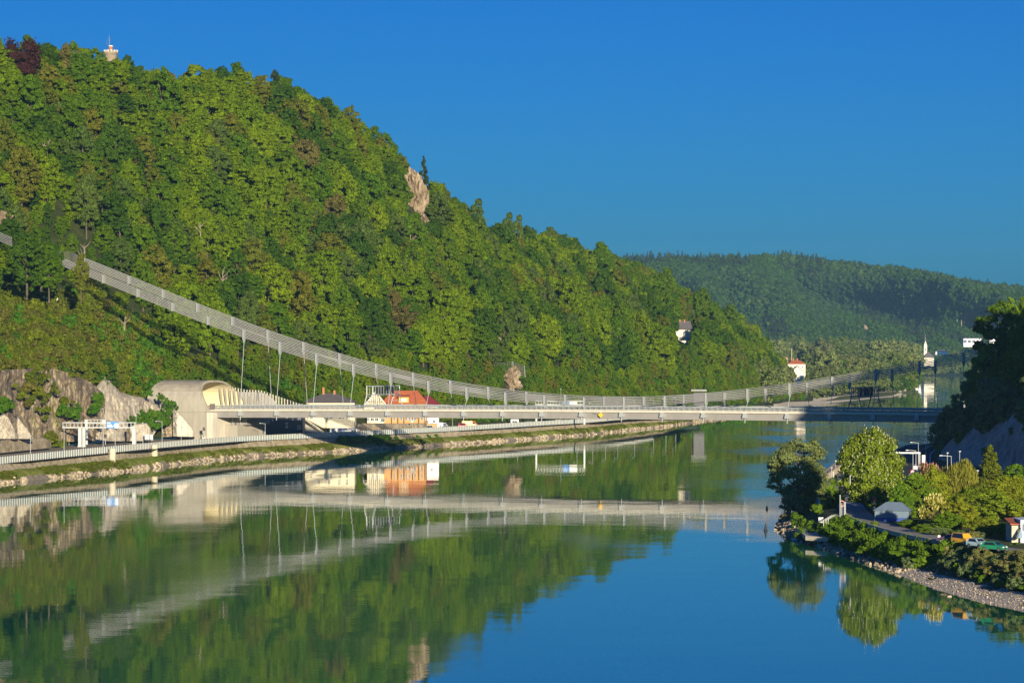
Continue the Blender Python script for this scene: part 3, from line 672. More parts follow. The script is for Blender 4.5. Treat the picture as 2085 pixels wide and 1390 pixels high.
far_rock(1766, 676, 8, 12, 'pale rock face low on the distant hill', 21.3); far_rock(1845, 675, 14, 3.5, 'pale rock band low on the distant hill left of the pale trunks', 22.3); far_rock(1866, 680, 9, 3, 'small pale rocks right of the rock band on the distant hill', 23.3)
for i, (a, b, c) in enumerate([(1934, 650, 668), (1940, 648, 670), (1948, 650, 672), (1957, 652, 676), (1963, 654, 674)]):
    for t in np.linspace(.05, 1, 100):
        X, D, Z = far_pt(a, t)
        if float(HY-FPX*(Z-CAMZ)/D) <= c: break
    D = float(D)-25; mb = MB(); mb.tube([(0, 0, 0), (1, 0, (c-b)*D/FPX)], [1.1, .7], 5); o = mb.build('dead_tree', M['palebark']); o.location = px_pt(a, c, D)
    tag(o, 'slim pale bare trunk in a small row low on the distant hill', 'tree trunk', 'pale trunks on the distant hill')
# riverside trees: each one stands by itself on the plain
n_r = 0; rg = np.random.RandomState(8)
def river_tree(px, D, s, key, label, group, zz=None):
    z = float(plain_z(px, D)) if zz is None else zz
    return add_tree(key, (X_of(px, D), D, z-.5), (s*rg.uniform(.9, 1.15), s*rg.uniform(.9, 1.15), s*rg.uniform(.85, 1.15)), rg.uniform(0, 6.28), label, 'tree', group, name='riverside_tree')
FRONT = 'rounded grey-green tree in the front row above the gravel shore'; MIDL = 'pale leafy tree in the middle of the riverside wood beyond the bridge'; BACK = 'small leafy tree in the back rows before the distant hill'
for px in np.arange(1552, 1846, 21):
    if 1596 < px < 1650: continue
    D = float(wD(px))+rg.uniform(50, 75)+ (60 if 1690 < px < 1830 else 0); river_tree(px, D, rg.uniform(1.0, 1.7), rg.choice(['r0', 'r1', 'r1', 'r3']), FRONT, 'trees along the gravel shore')
for px in np.arange(1545, 1858, 23):
    for D0 in (2750, 3150):
        if 1585 < px < 1655 and D0 < 3200: continue
        D = max(D0, float(wD(px))+110)+rg.uniform(-120, 120); river_tree(px+rg.uniform(-4, 4), D, rg.uniform(1.3, 2.1), rg.choice(['r0', 'r1', 'r2', 'r3'], p=[.4, .3, .1, .2]), MIDL, 'trees in the riverside wood')
for px in np.arange(1560, 1862, 14):
    for D0 in (3650, 4250):
        D = D0+rg.uniform(-200, 200); river_tree(px+rg.uniform(-3, 3), D, rg.uniform(1.3, 2.3), rg.choice(['r0', 'r1', 'r1', 'r3']), BACK, 'trees in the back rows of the wood')
for (px, D, s, k) in [(1858, 2960, 1.0, 'r2'), (1852, 2900, .9, 'r0'), (1846, 2830, .9, 'r2'), (1838, 2760, .95, 'h2'), (1861, 3150, 1.0, 'r0'), (1826, 2700, .8, 'h7')]:
    river_tree(px, D, s, k, 'dark leafy tree on the tip of the wooded spit by the water', 'trees on the spit tip', 1.0)
for px in np.arange(1860, 2010, 5.5):
    D = rg.uniform(5010, 5060); key = rg.choice(['r0', 'r1', 'r2', 'h2']); river_tree(px, D, rg.uniform(.6, 1.0) if px < 1900 else rg.uniform(.8, 1.3), key, 'leafy tree at the water edge of the far bank', 'trees on the far bank', 1.5)
for px in np.arange(1866, 2010, 8):
    if 1873 < px < 1897: continue
    D = rg.uniform(5120, 5250); river_tree(px, D, rg.uniform(.9, 1.4), rg.choice(['h2', 'r2', 'h7', 'r1']), 'dark tree beside the distant church and houses', 'trees around the distant church', 14)
# ------------------------------------------------------------------ right bank
SH = [(80, 300), (73, 400), (71.8, 427), (68.3, 442), (65, 467), (63, 505), (58.5, 554), (56, 581), (53.7, 601), (54.5, 625), (58.5, 660), (66, 705), (74, 745), (84, 800), (95, 860), (108, 920), (118, 980), (130, 1040), (150, 1120), (190, 1300)]
SHY = np.array([b for a, b in SH], float); SHX = np.array([a for a, b in SH], float)
def shoreX(y): return np.interp(y, SHY, SHX)
FT = [(700, 300), (520, 380), (400, 440), (300, 520), (205, 590), (160, 630), (142, 680), (134, 730), (131, 780), (131, 820), (124, 860), (126, 900), (132, 940), (141, 985), (160, 1060), (220, 1200), (260, 1300)]
def pseg(X, Y, pts):
    X = np.asarray(X, float); Y = np.asarray(Y, float); best = np.full(X.shape, 1e9)
    for (a, b), (c, d) in zip(pts[:-1], pts[1:]):
        vx, vy = c-a, d-b; L = vx*vx+vy*vy; t = np.clip(((X-a)*vx+(Y-b)*vy)/L, 0, 1); best = np.minimum(best, np.hypot(X-a-t*vx, Y-b-t*vy))
    return best
def footX(y): return np.interp(y, [b for a, b in FT], [a for a, b in FT])
def hillR(X, Y):
    d = pseg(X, Y, FT); ins = X > footX(Y); d = np.where(ins, d, -d)
    z = 5+np.interp(d, [-1, 0, 5, 9, 14, 30, 60, 110, 200, 400], [-1, 0, 7, 11.5, 13.5, 22, 36, 48, 58, 64])
    st = 5+np.interp(d, [-1, 0, 5, 25, 60, 120, 300], [-1, 0, 15, 48, 54, 58, 64]); w = np.interp(Y, [600, 640, 800, 850], [0, 1, 1, 0]); z = z*(1-w)+st*w  # steeper stretch out of view, shaped to throw shade on the bridge end
    # the spur is low at its nose by the bridge and rises to the right
    z = 5+(z-5)*np.interp(Y, [500, 600, 860, 960, 1100], [.9, 1.0, 1.0, .85, .7])
    return z, d
def flatR(X, Y):
    d = X-shoreX(Y); wide = np.interp(Y, [400, 470, 520, 560, 1200], [1.5, 1.45, 1.1, 1.0, 1.0])
    d = d/wide
    return np.interp(d, [-14, -4, 0, 3, 5.5, 8, 10, 14], [-4, -1, 0, .8, 2.0, 4.2, 4.9, 5.0])
ys = np.concatenate([np.arange(300, 420, 10), np.arange(420, 700, 3), np.arange(700, 1300, 8)]); rows = []
offs = np.concatenate([[-14, -6, -3], np.arange(-1, 14, .8), [16, 20, 26, 34, 45, 60, 80, 110, 150, 250]])
for y in ys:
    sx0 = float(shoreX(y)); mxx = max(sx0+2, float(footX(y))+6); rows.append([(min(sx0+o, mxx), y, float(flatR(min(sx0+o, mxx), y))) for o in offs])
P = np.array(rows); P[..., 2] += fbm(P[..., 0]/4, P[..., 1]/4, 0, 3)*.22*np.clip((9.5-(P[..., 0]-shoreX(P[..., 1])))/2, 0, 1)*np.clip((P[..., 0]-shoreX(P[..., 1]))/2, 0, 1)
M['rbank'] = mat_ramp('right_bank_soil', [(.3, (.045, .06, .018)), (.5, (.08, .10, .025)), (.7, (.16, .13, .075))], scale=.3, bump=.2, bscale=1.5)
tag(grid_obj('right_bank', P, M['rbank']), kind='structure')
# hill behind
gx = np.concatenate([np.arange(112, 180, 1.0), np.arange(180, 720, 10)]); gy = np.concatenate([np.arange(300, 760, 10), np.arange(760, 1010, 1.2), np.arange(1010, 1320, 12)])
GX, GY = np.meshgrid(gx, gy, indexing='ij'); Z, dd = hillR(GX, GY)
n = (fbm(GX/6, GY/6, Z/8, 4)*2.0-np.abs(fbm(GX/3.5, GY/3.5, Z/9, 3))*1.6)*np.clip(dd/3, 0, 1); GX2 = GX+n*.8*np.clip((20-dd)/10, 0, 1); GY2 = GY+n*.8*np.clip((20-dd)/10, 0, 1); Z = np.where(dd < -1, -4.0, Z+n*.5)
M['cliff'] = mat_ramp('grey_cliff_rock', [(.30, (.12, .11, .10)), (.42, (.38, .34, .29)), (.56, (.60, .54, .46)), (.68, (.14, .16, .06)), (.8, (.08, .11, .03))], scale=.3, bump=1.2, bscale=.6, stretch=(1, 1, .35))
tag(grid_obj('right_hill', np.stack([GX2, GY2, Z], -1).swapaxes(0, 1), M['cliff']), kind='structure')
# beach and stones
rows = []
for y in np.arange(340, 516, 3):
    sx0 = float(shoreX(y)); wd = float(np.interp(y, [340, 440, 470, 500, 515], [7, 6, 5, 3.2, .6])); rows.append([(sx0+o*wd, y, float(flatR(sx0+o*wd, y))+.08+.05*math.sin(y*.8+o*5)) for o in np.linspace(-.35, 1, 9)])
tag(grid_obj('gravel_beach', np.array(rows), M['pebble']), kind='structure')
pts = []; sc = []; ro = []; ix = []
for _ in range(2300):
    y = rg.uniform(497, 665) if rg.rand() < .32 else rg.uniform(400, 505); o = rg.uniform(-.6, 3.6) if y > 500 else rg.uniform(-.2, 6); s = rg.uniform(.25, .85) if y > 500 else rg.uniform(.10, .22); X = float(shoreX(y))+o
    pts.append((X, y, float(flatR(X, y))+.1)); sc.append((s*1.2, s, s*.8)); ro.append(tuple(rg.uniform(0, 6, 3))); ix.append(rg.randint(4))
scatter('shore_stones', RV, pts, sc, ro, ix, 'stuff', 'loose grey boulders along the right shore below the shrubs')
# haze
hz_m = bpy.data.materials.new('haze'); hz_m.use_nodes = True; t = hz_m.node_tree; t.nodes.remove(t.nodes['Principled BSDF']); pv = t.nodes.new('ShaderNodeVolumePrincipled')
pv.inputs['Color'].default_value = (.32, .66, 1.0, 1); pv.inputs['Density'].default_value =   .00003; pv.inputs['Anisotropy'].default_value = 0.0
t.links.new(pv.outputs[0], t.nodes['Material Output'].inputs['Volume'])
q = MB(); q.box(-2600, 4100, -300, 7600, -8, 300); tag(q.build('haze', hz_m), kind='stuff')
M['dark2'] = mat_plain('grey_cabinet', (.16, .13, .12), .6)
# ------------------------------------------------------------------ suspension bridge
TH = math.atan(.463); UC, US = math.cos(TH), math.sin(TH); BD0 = 1044.0
def B(s, v, z): return Vector((s*UC+v*US, BD0-s*US+v*UC, z))
def s_px(px, v=0.0):
    # s of the point of line v seen at px
    k = (px-CX)/FPX; return (k*(BD0+v*UC)-v*US)/(UC+k*US)
def D_bs(s, v): return BD0-s*US+v*UC
def BZ(px, py, v=0.0): return z_of(py, D_bs(s_px(px, v), v))
_fs = [s_px(p, -2.9) for p in (415, 700, 1000, 1500, 1900)]; _fzz = [BZ(p, y, -2.9) for p, y in ((415, 832.7), (700, 832.9), (1000, 833.6), (1500, 836.5), (1900, 841.3))]
_dp = np.polyfit(_fs, _fzz, 2)
def dz_(s): return float(np.polyval(_dp, s))
CAB = [(98, 523), (200, 563), (298, 600), (410, 645), (520, 690), (620, 721), (714, 748), (790, 768), (866, 783), (944, 795), (1022, 804), (1100, 811), (1183, 816), (1265, 817.5), (1348, 815), (1434, 808.5), (1520, 799.5), (1607, 788), (1695, 775), (1786, 761), (1872, 745), (1991, 718)]
_cs = [s_px(p) for p, y in CAB]; _cz = [BZ(p, y) for p, y in CAB]; _cp = np.polyfit(_cs, _cz, 4)
def cz(s): return float(np.polyval(_cp, s))
SL, SR = s_px(414, -2.9), s_px(1990, -2.9)
bridge = tag(empty('suspension_bridge', B(0, 8.7, 0)), 'long grey suspension bridge without towers, its cables running into the hillsides', 'bridge')
def bchild(mb, name, mat, parent=None, smooth=False):
    o = mb.build(name, mat, None, smooth); o.parent = parent or bridge
    off = Vector(bridge.location) if parent is None else Vector((0, 0, 0))
    if parent is None:
        for v in o.data.vertices: v.co -= off
    return o
def bar(mb, s0, s1, v0, v1, z0, z1, n=60, m=0):
    """box section following the deck line; z relative to fascia top"""
    ss = np.linspace(s0, s1, n+1)
    for a, b in zip(ss[:-1], ss[1:]):
        za, zb = dz_(a), dz_(b)
        mb.hexa([B(a, v0, za+z0), B(b, v0, zb+z0), B(b, v1, zb+z0), B(a, v1, za+z0), B(a, v0, za+z1), B(b, v0, zb+z1), B(b, v1, zb+z1), B(a, v1, za+z1)], m)
V0, V1 = -2.9, 20.3
q = MB(); bar(q, SL, SR, V0+1.2, V1-1.2, -.75, -.02); bchild(q, 'deck_slab', M['conc'])
q = MB(); bar(q, SL, SR, V0+3, V1-3, -.02+.004, .03); bchild(q, 'road_surface', M['asph'])
q = MB(); bar(q, SL, SR, V0, V0+1.15, -.72, .06); bchild(q, 'fascia', M['fascia'])
q = MB(); bar(q, SL, SR, V1-1.15, V1, -.72, .06); bchild(q, 'fascia', M['fascia'])
for v in (V0+.75, V1-1.35):
    q = MB(); bar(q, SL, SR, v, v+.6, -2.9, -.76); bar(q, SL, SR, v-.25, v+.85, -3.0, -2.9); bchild(q, 'edge_girder', M['steel'])
HS = [s_px(497)+i*(s_px(1872)-s_px(497))/17 for i in range(18)]
HS = HS+[HS[-1]+14.73]
for s in HS:
    q = MB(); z = dz_(s); q.hexa([B(s-.45, V0+1.5, z-2.6), B(s+.45, V0+1.5, z-2.6), B(s+.45, V1-1.5, z-2.6), B(s-.45, V1-1.5, z-2.6), B(s-.45, V0+1.5, z-.9), B(s+.45, V0+1.5, z-.9), B(s+.45, V1-1.5, z-.9), B(s-.45, V1-1.5, z-.9)]); bchild(q, 'crossbeam', M['steel'])
    for sd, v in ((-1, V0), (1, V1)):
        q = MB(); a, b = (v-.35, v+.7) if sd < 0 else (v-.7, v+.35)
        q.hexa([B(s-.85, a, z-2.3), B(s+.85, a, z-2.3), B(s+.85, b, z-2.3), B(s-.85, b, z-2.3), B(s-.55, a, z-.74), B(s+.55, a, z-.74), B(s+.55, b, z-.74), B(s-.55, b, z-.74)])
        q.tube([B(s, (a+b)/2, z-3.9), B(s, (a+b)/2, z-2.3)], .17, 6); bchild(q, 'hanger_bracket', M['galv'])
# railings and crash barriers
M['barr'] = mat_plain('weathered_galvanised', (.19, .21, .20), .5, .1)
def rail(name, v, h, mat, post=2.0, kind='rail'):
    q = MB()
    if kind == 'rail':
        for zz in (.45, .9, h): bar(q, SL, SR, v-.05, v+.05, zz-.05, zz+.05, 40)
    else:
        bar(q, SL, SR, v-.09, v+.09, h-.38, h, 40); bar(q, SL, SR, v-.05, v+.05, h-.75, h-.62, 40)
    n = int((SR-SL)/post)
    for i in range(n):
        s = SL+1+i*post; z = dz_(s); q.hexa([B(s-.06, v-.06, z), B(s+.06, v-.06, z), B(s+.06, v+.06, z), B(s-.06, v+.06, z), B(s-.06, v-.06, z+h+(.12 if kind != 'rail' else 0)), B(s+.06, v-.06, z+h+.1), B(s+.06, v+.06, z+h+.1), B(s-.06, v+.06, z+h+.1)])
    bchild(q, name, mat)
rail('railing', V0+.3, 1.25, M['galv']); rail('railing', V1-.3, 1.25, M['galv'])
rail('crash_barrier', V0+3.2, 1.25, M['barr'], 2.6, 'b'); rail('crash_barrier', V1-3.2, 1.25, M['galv'], 2.6, 'b'); rail('crash_barrier', V0+4.6+6.5, 1.0, M['galv'], 2.6, 'b')
q = MB(); bar(q, SL, SR, V0+2.4, V0+2.9, .05, .45, 40); bchild(q, 'parapet', M['steel'])
# main cables: two bundles of twelve ropes each
cs0, cs1 = s_px(90), s_px(1991)+26
for v in (0.0, 17.4):
    e = empty('main_cable', (0, 0, 0)); e.parent = bridge
    a0 = cs0
    ss = np.linspace(a0, cs1, 64)
    for r in range(6):
        for c in range(2):
            q = MB(); q.tube([B(s, v+(c-.5)*.55, cz(s)+(r-2.5)*.54+(c-.5)*.03) for s in ss], .09, 5); o = q.build('rope', M['rope'], None, True); o.parent = e
            for w in o.data.vertices: w.co -= Vector(bridge.location)
    for s in [HS[0]-14.73*i for i in (1, 2, 3, 4)]+HS:
        if s < a0+3: continue
        q = MB(); z = cz(s)
        for c in (-.85, 0, .85):
            q.hexa([B(s-.18, v+c-.1, z-1.6), B(s+.18, v+c-.1, z-1.6), B(s+.18, v+c+.1, z-1.6), B(s-.18, v+c+.1, z-1.6), B(s-.18, v+c-.1, z+1.4), B(s+.18, v+c-.1, z+1.4), B(s+.18, v+c+.1, z+1.4), B(s-.18, v+c+.1, z+1.4)])
        if s >= HS[0]-1: q.hexa([B(s-.1, v-.3, z-3.2), B(s+.1, v-.3, z-3.2), B(s+.1, v+.3, z-3.2), B(s-.1, v+.3, z-3.2), B(s-.32, v-.9, z-1.6), B(s+.32, v-.9, z-1.6), B(s+.32, v+.9, z-1.6), B(s-.32, v+.9, z-1.6)])
        bchild(q, 'cable_clamp', M['galv'])
        if s >= HS[0]-1:
            vb = V0-.1 if v == 0 else V1+.1
            q = MB(); q.tube([B(s, v, z-2.8), B(s, vb, dz_(s)-1.0)], .095, 5); bchild(q, 'hanger', M['galv'])
# upper left stretch of cable seen again between the trees
e = empty('anchor_cable', (0, 0, 0), 0, 'short grey bundle of ropes reappearing at the left edge above the bridge anchorage', 'cable')
for r in range(6):
    q = MB(); q.tube([px_pt(-30, 462+r*3.4, 1112), px_pt(24, 484+r*3.2, 1100)], .16, 5); q.build('rope', M['rope'], e)
# anchorage blocks at the left ends of the cables
for v, lab in ((0.0, 'grey concrete cable anchorage half hidden by trees, end of the nearer cable'), (17.4, 'grey concrete cable anchorage half hidden by trees, end of the farther cable')):
    s = cs0; q = MB(); z = cz(s)
    q.hexa([B(s-6, v-2, z-2), B(s+.6, v-1.2, z-1.9), B(s+.6, v+1.2, z-1.9), B(s-6, v+1.5, z-2), B(s-6, v-1.5, z+1.8), B(s+.4, v-1.2, z+1.6), B(s+.4, v+1.2, z+1.6), B(s-6, v+1.5, z+1.8)]); o = q.build('cable_anchorage', mat_plain('mossy_concrete', (.07, .085, .04), .9, var=.3, scale=.8)); tag(o, lab, 'anchorage')
# lattice sign gantries standing on the deck
def deck_gantry(s, label, mat):
    z = dz_(s); e = empty('sign_gantry', B(s, 8.7, z), 0, label, 'sign gantry'); L = Vector(e.location); h = 8.0
    def T(*a): return B(*a)-L
    for v in (-1.6, 18.9):
        for ds in (-1, 1):
            q = MB(); q.tube([T(s+ds*2.6, v, z), T(s+ds*1.2, v, z+h-3)], .2, 5); q.tube([T(s+ds*1.2, v, z+h-3), T(s+ds*1.2, v, z+h)], .2, 5); q.build('leg', mat, e)
        q = MB()
        for k in (.25, .55, .85):
            w = 2.6-1.4*k; q.tube([T(s-w, v, z+(h-3)*k), T(s+w, v, z+(h-3)*k)], .11, 5)
        q.build('brace', mat, e)
    q = MB()
    for ds in (-1.2, 1.2):
        for zz in (h-3, h): q.tube([T(s+ds, -1.6, z+zz), T(s+ds, 18.9, z+zz)], .17, 5)
        for v in np.linspace(-1.6, 18.9, 11): q.tube([T(s+ds, v, z+h-3), T(s+ds, v, z+h)], .09, 4)
    for v in np.linspace(-1.6, 18.9, 11): q.tube([T(s-1.2, v, z+h), T(s+1.2, v, z+h)], .08, 4); q.tube([T(s-1.2, v, z+h-3), T(s+1.2, v, z+h-3)], .08, 4)
    q.build('truss', mat, e)
    for v in (3.5, 7.5, 11.0, 14.5):
        q = MB(); q.hexa([T(s+.2, v-1.2, z+h-2.7), T(s+.5, v-1.2, z+h-2.7), T(s+.5, v+1.2, z+h-2.7), T(s+.2, v+1.2, z+h-2.7), T(s+.2, v-1.2, z+h-.3), T(s+.5, v-1.2, z+h-.3), T(s+.5, v+1.2, z+h-.3), T(s+.2, v+1.2, z+h-.3)]); q.build('lane_panel', M['dark_'], e)
    return e
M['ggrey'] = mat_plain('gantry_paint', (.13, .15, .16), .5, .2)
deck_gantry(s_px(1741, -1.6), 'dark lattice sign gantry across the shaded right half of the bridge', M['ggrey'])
deck_gantry(s_px(753, -1.6), 'pale lattice sign gantry across the bridge in front of the red roofs', M['galv'])
# yellow navigation diamonds
def diamond(px, label, kite=True):
    s = s_px(px, V0-.5); z = dz_(s); o_ = B(s, V0-.55, z-1.6); r = .95; q = MB(); e = empty('navigation_sign', o_, 0, label, 'sign')
    pts = [Vector((0, 0, -r)), Vector((r*UC, -r*US, 0)), Vector((0, 0, r)), Vector((-r*UC, r*US, 0))]; n = Vector((-US, -UC, 0))*.12
    q.hexa([pts[0], pts[1], pts[1]-n, pts[0]-n, pts[3], pts[2], pts[2]-n, pts[3]-n]); q.build('board', mat_plain('yellow_sign', (.85, .50, .02), .5), e)
    q = MB(); q.tube([(-2.6*UC, 2.6*US, .7), (0, 0, .35)], .07, 5); q.build('arm', M['galv'], e)
diamond(1223, 'yellow diamond navigation sign on the middle of the bridge girder')
# small shrine-like wider white spot: inspection platform on the parapet
s = s_px(752, V0); q = MB(); z = dz_(s)
q.hexa([B(s-2.2, V0-.4, z-.2), B(s+2.2, V0-.4, z-.2), B(s+2.2, V0+.2, z-.2), B(s-2.2, V0+.2, z-.2), B(s-1.6, V0-.4, z+.75), B(s+1.6, V0-.4, z+.75), B(s+1.6, V0+.2, z+.75), B(s-1.6, V0+.2, z+.75)]); bchild(q, 'gantry_footing', M['concl'])

# ------------------------------------------------------------------ tunnel portal and abutment
M['shelltop'] = mat_plain('weathered_concrete_shell', (.36, .32, .24), .85, var=.3, scale=.35, bump=.04)
def portal():
    e = empty('tunnel_portal', B(SL, 8.7, 5), 0, 'pale concrete tunnel portal with slanted arched mouth at the left end of the bridge', 'tunnel portal'); L = Vector(e.location)
    s0 = SL+.5; s1 = s_px(303, -4)-2; zb = dz_(SL)-1.0; zt = 26.4; va, vb = -4.0, 24.0
    prof = []
    for k in range(19):   # arch section, from near foot over the crown to far foot
        a = math.pi*(1-k/18); c = math.cos(a); sn = math.sin(a); prof.append(((va+vb)/2+(vb-va)/2*math.copysign(abs(c)**.72, c), zb+(zt-zb)*abs(sn)**.62))
    prof = [(va+1.6, zb-.2)]+prof[0:]+[(vb-1.6, zb-.2)]
    def ring(s, off, flare=0.0):
        out = []
        for v, z in prof:
            vv = (va+vb)/2+(v-(va+vb)/2)*(1-off/14); zz = zb+(z-zb)*(1-off/(zt-zb)) if z > zb else z
            out.append(B(s-(zz-zb)*.62*flare-((v-va)/(vb-va))*2*flare*0, vv, zz)-L)
        return out
    o0, o1 = ring(s0+3, 0, 1.0), ring(s1, 0, -.35); i0, i1 = ring(s0+3, .7, 1.0), ring(s1+6, .7)
    q = MB()
    n = len(prof); mid = [a.lerp(b, .25) for a, b in zip(o0, o1)]; mid2 = [a.lerp(b, .7) for a, b in zip(o0, o1)]
    for A, Bq in ((o0, mid), (mid, mid2), (mid2, o1)):
        for k in range(n-1): q.quad(A[k], Bq[k], Bq[k+1], A[k+1], 1 if k < 4 else 0)
    for k in range(n-1): q.quad(o0[k+1], i0[k+1], i0[k], o0[k])
    q.build('shell', [M['shelltop'], M['conc']], e, False)
    q = MB()
    for k in range(n-1): q.quad(i0[k], i0[k+1], i1[k+1], i1[k])
    q.poly(i1[::-1]); q.build('lining', M['cream'], e)
    # far-side fins
    for k in range(9):
        f = k/8; v = vb-1.0; s = s0+1.5-9*(1-f)+f*6; zt2 = zt-1.2-f*6.5; q = MB()
        q.hexa([B(s-.22, v-.5, zb)-L, B(s+.22, v-.5, zb)-L, B(s+.22, v+.3, zb)-L, B(s-.22, v+.3, zb)-L, B(s-.22, v-2.6*(1-f)-.5, zt2)-L, B(s+.22, v-2.6*(1-f)-.5, zt2)-L, B(s+.22, v-2.6*(1-f)+.3, zt2)-L, B(s-.22, v-2.6*(1-f)+.3, zt2)-L]); q.build('fin', M['conc'], e)
    # orange emergency box and grey cabinet inside the mouth
    for (ds, dv, w, h, zz, mm, nm) in ((1.6, .9, 1.7, 1.6, .6, mat_plain('orange_box', (.75, .13, .02), .5), 'emergency_box'), (4.2, 1.2, 1.9, 2.1, .9, M['dark2'], 'cabinet')):
        q = MB(); s = s0-1+ds; v = va+dv; q.hexa([B(s-w/2, v-.4, zb+zz)-L, B(s+w/2, v-.4, zb+zz)-L, B(s+w/2, v+.4, zb+zz)-L, B(s-w/2, v+.4, zb+zz)-L, B(s-w/2, v-.4, zb+zz+h)-L, B(s+w/2, v-.4, zb+zz+h)-L, B(s+w/2, v+.4, zb+zz+h)-L, B(s-w/2, v+.4, zb+zz+h)-L]); q.build(nm, mm, e)
M['dark2'] = mat_plain('grey_cabinet', (.16, .13, .12), .6)
portal()
e = empty('abutment', B(SL, 8.7, 5), 0, 'tall board-marked concrete abutment under the tunnel portal', 'abutment'); L = Vector(e.location)
def bx(q, s0, s1, v0, v1, z0, z1, t0=0, t1=0):
    q.hexa([B(s0, v0, z0)-L, B(s1, v0, z0)-L, B(s1, v1, z0)-L, B(s0, v1, z0)-L, B(s0+t0, v0, z1)-L, B(s1+t1, v0, z1)-L, B(s1+t1, v1, z1)-L, B(s0+t0, v1, z1)-L])
zt = dz_(SL); sA = s_px(436, -4)
q = MB(); bx(q, s_px(364, -4.3), s_px(421, -4.3), -4.3, 26, 4.0, zt-1.05, -9, 0); q.build('front_wall', M['conc'], e)
q = MB(); bx(q, s_px(421, -4.5)+.01, sA, -4.55, 26, 4.0, zt-1.1); q.build('corner_pier', M['concl'], e)
q = MB(); bx(q, sA+.01, s_px(485, 4), 3.5, 24, 4.0, 10.4); q.build('wing_wall', M['conc'], e)
q = MB(); bx(q, sA+.01, s_px(500, 6), 7, 24, 10.4, zt-3.2); q.build('recessed_wall', M['steel'], e)
for px in (449, 461, 473, 489): 
    q = MB(); s = s_px(px, 6); bx(q, s-.15, s+.15, 6.2, 6.9, 10.4, zt-3.2); q.build('pillar', M['galv'], e)
# grey gabion retaining wall and the posts of the rockfall fence on it
gz = [(438, 797.5), (470, 797.5), (530, 798), (545, 803), (556, 812), (566, 824), (600, 826)]
e = empty('retaining_wall', (0, 0, 0), 0, 'grey stone-filled retaining wall behind the left end of the bridge', 'wall'); q = MB(); Dg = 1135
pp = [(px, y) for px, y in gz if px <= 566]
for (a, ya), (b, yb) in zip(pp[:-1], pp[1:]):
    q.hexa([px_pt(a, 832, Dg), px_pt(b, 832, Dg), px_pt(b, 832, Dg+5), px_pt(a, 832, Dg+5), px_pt(a, ya, Dg), px_pt(b, yb, Dg), px_pt(b, yb, Dg+5), px_pt(a, ya, Dg+5)])
M['gabion'] = mat_plain('gabion_stone', (.34, .33, .29), .95, var=.35, scale=1.6, bump=.2); q.build('wall_face', M['gabion'], e)
q = MB()
for px in range(441, 560, 7):
    y = np.interp(px, [a for a, b in gz], [b for a, b in gz]); X0 = px_pt(px, 830, Dg-.2); X1 = px_pt(px, y+.5, Dg-.2); q.tube([X0, X1], .06, 4)
q.build('wire_seam', M['dark2'], e)
fe = empty('rockfall_fence', (0, 0, 0), 0, 'row of pale steel posts with wire net along the top of the grey retaining wall', 'fence')
tops = [(438, 781), (450, 781), (462, 783), (480, 789), (500, 793), (530, 794), (548, 800), (565, 806), (585, 813), (605, 820), (622, 824)]
for px in np.arange(438, 622, 5.9):
    yt = np.interp(px, [a for a, b in tops], [b for a, b in tops]); q = MB(); a = px_pt(px, 829, Dg+1); b = px_pt(px, yt, Dg+1); q.box(a.x-.16, a.x+.16, a.y-.16, a.y+.16, a.z, b.z); q.build('post', M['concl'], fe)
q = MB()
for k in (.2, .5, .8, .97):
    q.tube([px_pt(px, 829+(np.interp(px, [a for a, b in tops], [b for a, b in tops])-829)*k, Dg+.8) for px in np.arange(438, 623, 12)], .04, 3)
q.build('wire_net', M['galv'], fe)
# ------------------------------------------------------------------ rock and shotcrete slopes at the left
def patch(name, top, bot, D0, D1, mat, label, cat, nz=1.0, sc=7, kind=None, nx=None):
    xs0, ys0 = zip(*top); xb, yb = zip(*bot); p0, p1 = xs0[0], xs0[-1]; px = np.arange(p0, p1+.1, 1.0); K = 56; rows = []
    for i, p in enumerate(px):
        yt = float(np.interp(p, xs0, ys0)); yy = float(np.interp(p, xb, yb)); row = []
        edge = min(1, (p-p0)/8, (p1-p)/8)
        for k in range(K+1):
            f = k/K; y = yy+(yt-yy)*f; zz = (830-y)
            Dp = D0(p) if callable(D0) else D0; Dt = D1(p) if callable(D1) else D1
            D = Dp+(Dt-Dp)*np.clip((905-y)/135, 0, 1); n = float(fbm(p/sc*.6, y/sc*.45, 1.3, 5))*nz+abs(float(vnoise(p/sc*1.7+.4*fbm(p/9, y/9, 2, 1), y/sc*.8, 3.3)))*nz*-1.1
            D += n+(1-edge)*3.5+max(0, (f-.93))*30; row.append(tuple(px_pt(p, y, D)))
        rows.append(row)
    o = grid_obj(name, np.array(rows), mat, True); return tag(o, label, cat, None, kind)
patch('cliff', [(-320, 748), (-60, 752), (0, 754), (60, 750), (110, 750), (150, 762), (185, 778), (205, 796), (225, 830)], [(-320, 935), (-60, 915), (0, 912), (110, 900), (200, 897), (225, 880)], lambda p: np.interp(p, [-320, -60, 0, 190, 240], [905, 940, 950, 1036, 1070]), lambda p: np.interp(p, [-320, -60, 0, 190, 240], [917, 952, 962, 1050, 1088]), mat_ramp('purple_brown_rock', [(.32, (.055, .05, .05)), (.44, (.15, .12, .09)), (.52, (.27, .21, .135)), (.60, (.42, .35, .23)), (.66, (.12, .14, .02)), (.75, (.07, .11, .015))], scale=.13, bump=1.0, bscale=.5, stretch=(1, 1, .4), distort=.5), 'purple-brown bare rock cliff over the road at the far left', 'cliff', 3.0, 9)
